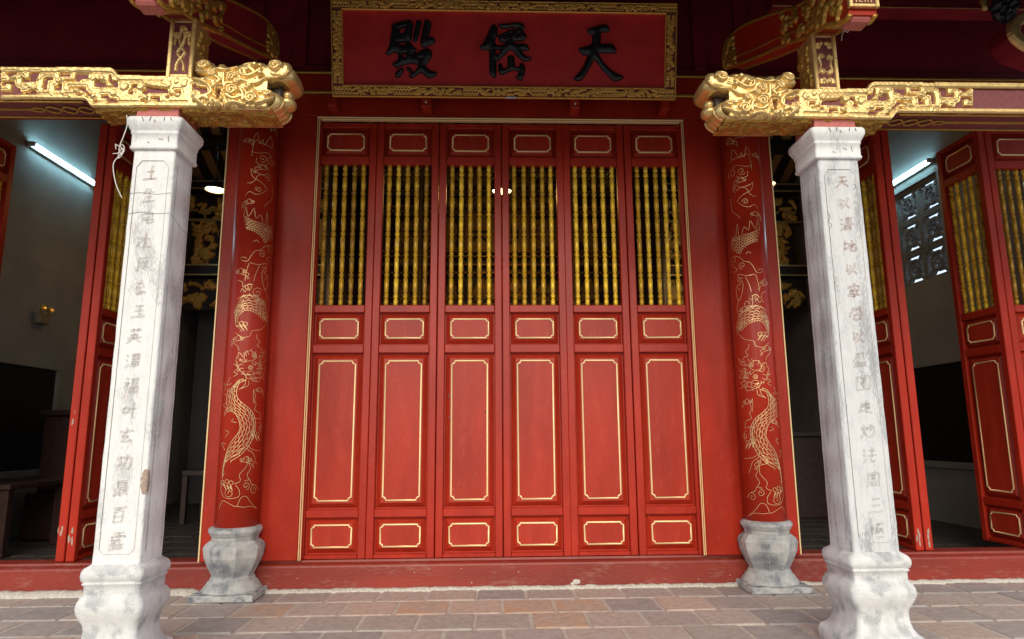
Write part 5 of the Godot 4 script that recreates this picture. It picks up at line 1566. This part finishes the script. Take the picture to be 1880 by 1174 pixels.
func furniture() -> void:
	# dark cabinet and armchair behind the left opening, desk behind the right one
	var c := thing("dark_cabinet", "dark red wooden cabinet on a splayed plinth behind the left opened door", "cabinet", Vector3(-3.62, 0.1, -1.75))
	part("body", boxm(Vector3(-0.2, 0.38, -0.3), Vector3(0.2, 1.0, 0.3), 0.01), M.dark_wood, c)
	part("cornice", boxm(Vector3(-0.23, 1.001, -0.33), Vector3(0.23, 1.05, 0.33), 0.01), M.dark_wood, c)
	part("plinth", boxm(Vector3(-0.26, 0.0, -0.36), Vector3(0.26, 0.379, 0.36), 0.02), M.dark_wood, c)
	var d := thing("wooden_table", "low dark wooden table inside the left bay", "table", Vector3(-3.75, 0.1, -0.95))
	part("top", boxm(Vector3(-0.3, 0.46, -0.35), Vector3(0.3, 0.5, 0.35), 0.006), M.dark_wood, d)
	for x in [-0.25, 0.25]:
		for z in [-0.3, 0.3]: part("leg", boxm(Vector3(x - 0.03, 0, z - 0.03), Vector3(x + 0.03, 0.459, z + 0.03), 0.004), M.dark_wood, d)
	part("stretcher", boxm(Vector3(-0.219, 0.1, 0.285), Vector3(0.219, 0.13, 0.315), 0.004), M.dark_wood, d)
	var a := thing("wooden_armchair", "dark wooden armchair with curved armrests beyond the low table, left bay", "chair", Vector3(-3.95, 0.1, -0.5))
	part("seat", boxm(Vector3(-0.12, 0.4, -0.22), Vector3(0.2, 0.44, 0.22), 0.006), M.dark_wood, a)
	part("backrest", boxm(Vector3(-0.14, 0.4405, -0.22), Vector3(-0.1, 0.95, 0.22), 0.01), M.dark_wood, a)
	for z in [-0.22, 0.22]:
		var m := Mb.new(false)
		m.tube(smooth3(PackedVector3Array([Vector3(-0.12, 0.70, z), Vector3(0.08, 0.69, z), Vector3(0.19, 0.66, z), Vector3(0.2, 0.55, z), Vector3(0.17, 0.44, z)])), 0.018, 8)
		part("armrest", m, M.dark_wood, a)
		for x in [-0.1, 0.17]: part("leg", boxm(Vector3(x - 0.02, 0, z - 0.02), Vector3(x + 0.02, 0.399, z + 0.02), 0.003), M.dark_wood, a)
	var k := thing("writing_desk", "dark wooden desk behind the right opening, a pink box on it", "desk", Vector3(3.0, 0.1, -2.6))
	part("top", boxm(Vector3(-0.5, 0.78, -0.35), Vector3(0.5, 0.82, 0.35), 0.006), M.dark_wood, k)
	part("body", boxm(Vector3(-0.46, 0.0, -0.3), Vector3(0.46, 0.779, 0.3), 0.006), M.dark_wood, k)
	var bx := thing("pink_box", "small pink box lying on the desk behind the right opening", "box", Vector3(2.85, 0.921, -2.45))
	part("carton", boxm(Vector3(-0.1, 0, -0.08), Vector3(0.1, 0.09, 0.08), 0.004), M.pink, bx)
	# bench back behind the left gap
	var h := thing("slatted_chair", "dark slatted chair in shade between the left pillar and dragon column", "chair", Vector3(-2.75, 0.1, -2.6))
	part("seat", boxm(Vector3(-0.3, 0.45, -0.25), Vector3(0.3, 0.5, 0.25), 0.006), M.dark_wood, h)
	for x in [-0.27, 0.27]:
		for z in [-0.22, 0.22]: part("leg", boxm(Vector3(x - 0.025, 0, z - 0.025), Vector3(x + 0.025, 0.449, z + 0.025), 0.003), M.dark_wood, h)
	part("top_rail", boxm(Vector3(-0.3, 1.02, -0.25), Vector3(0.3, 1.07, -0.21), 0.005), M.dark_wood, h)
	for i in 7: part("slat", boxm(Vector3(-0.28 + i * 0.09, 0.5005, -0.245), Vector3(-0.25 + i * 0.09, 1.0195, -0.215), 0.003), M.dark_wood, h)
	var w := thing("grey_curtain", "dim grey curtain hanging at the back of the left aisle", "curtain", Vector3(-2.3, 0.1, -4.4))
	var cm := Mb.new(false)
	var rg := []
	for i in 40: rg.append(PackedVector3Array([Vector3(-1.6 + i * 0.08, 0.0, 0.03 * sin(i * 1.4)), Vector3(-1.6 + i * 0.08, 2.6, 0.02 * sin(i * 1.4))]))
	cm.loft(rg, false, false, false)
	part("cloth", cm, M.curtain, w)
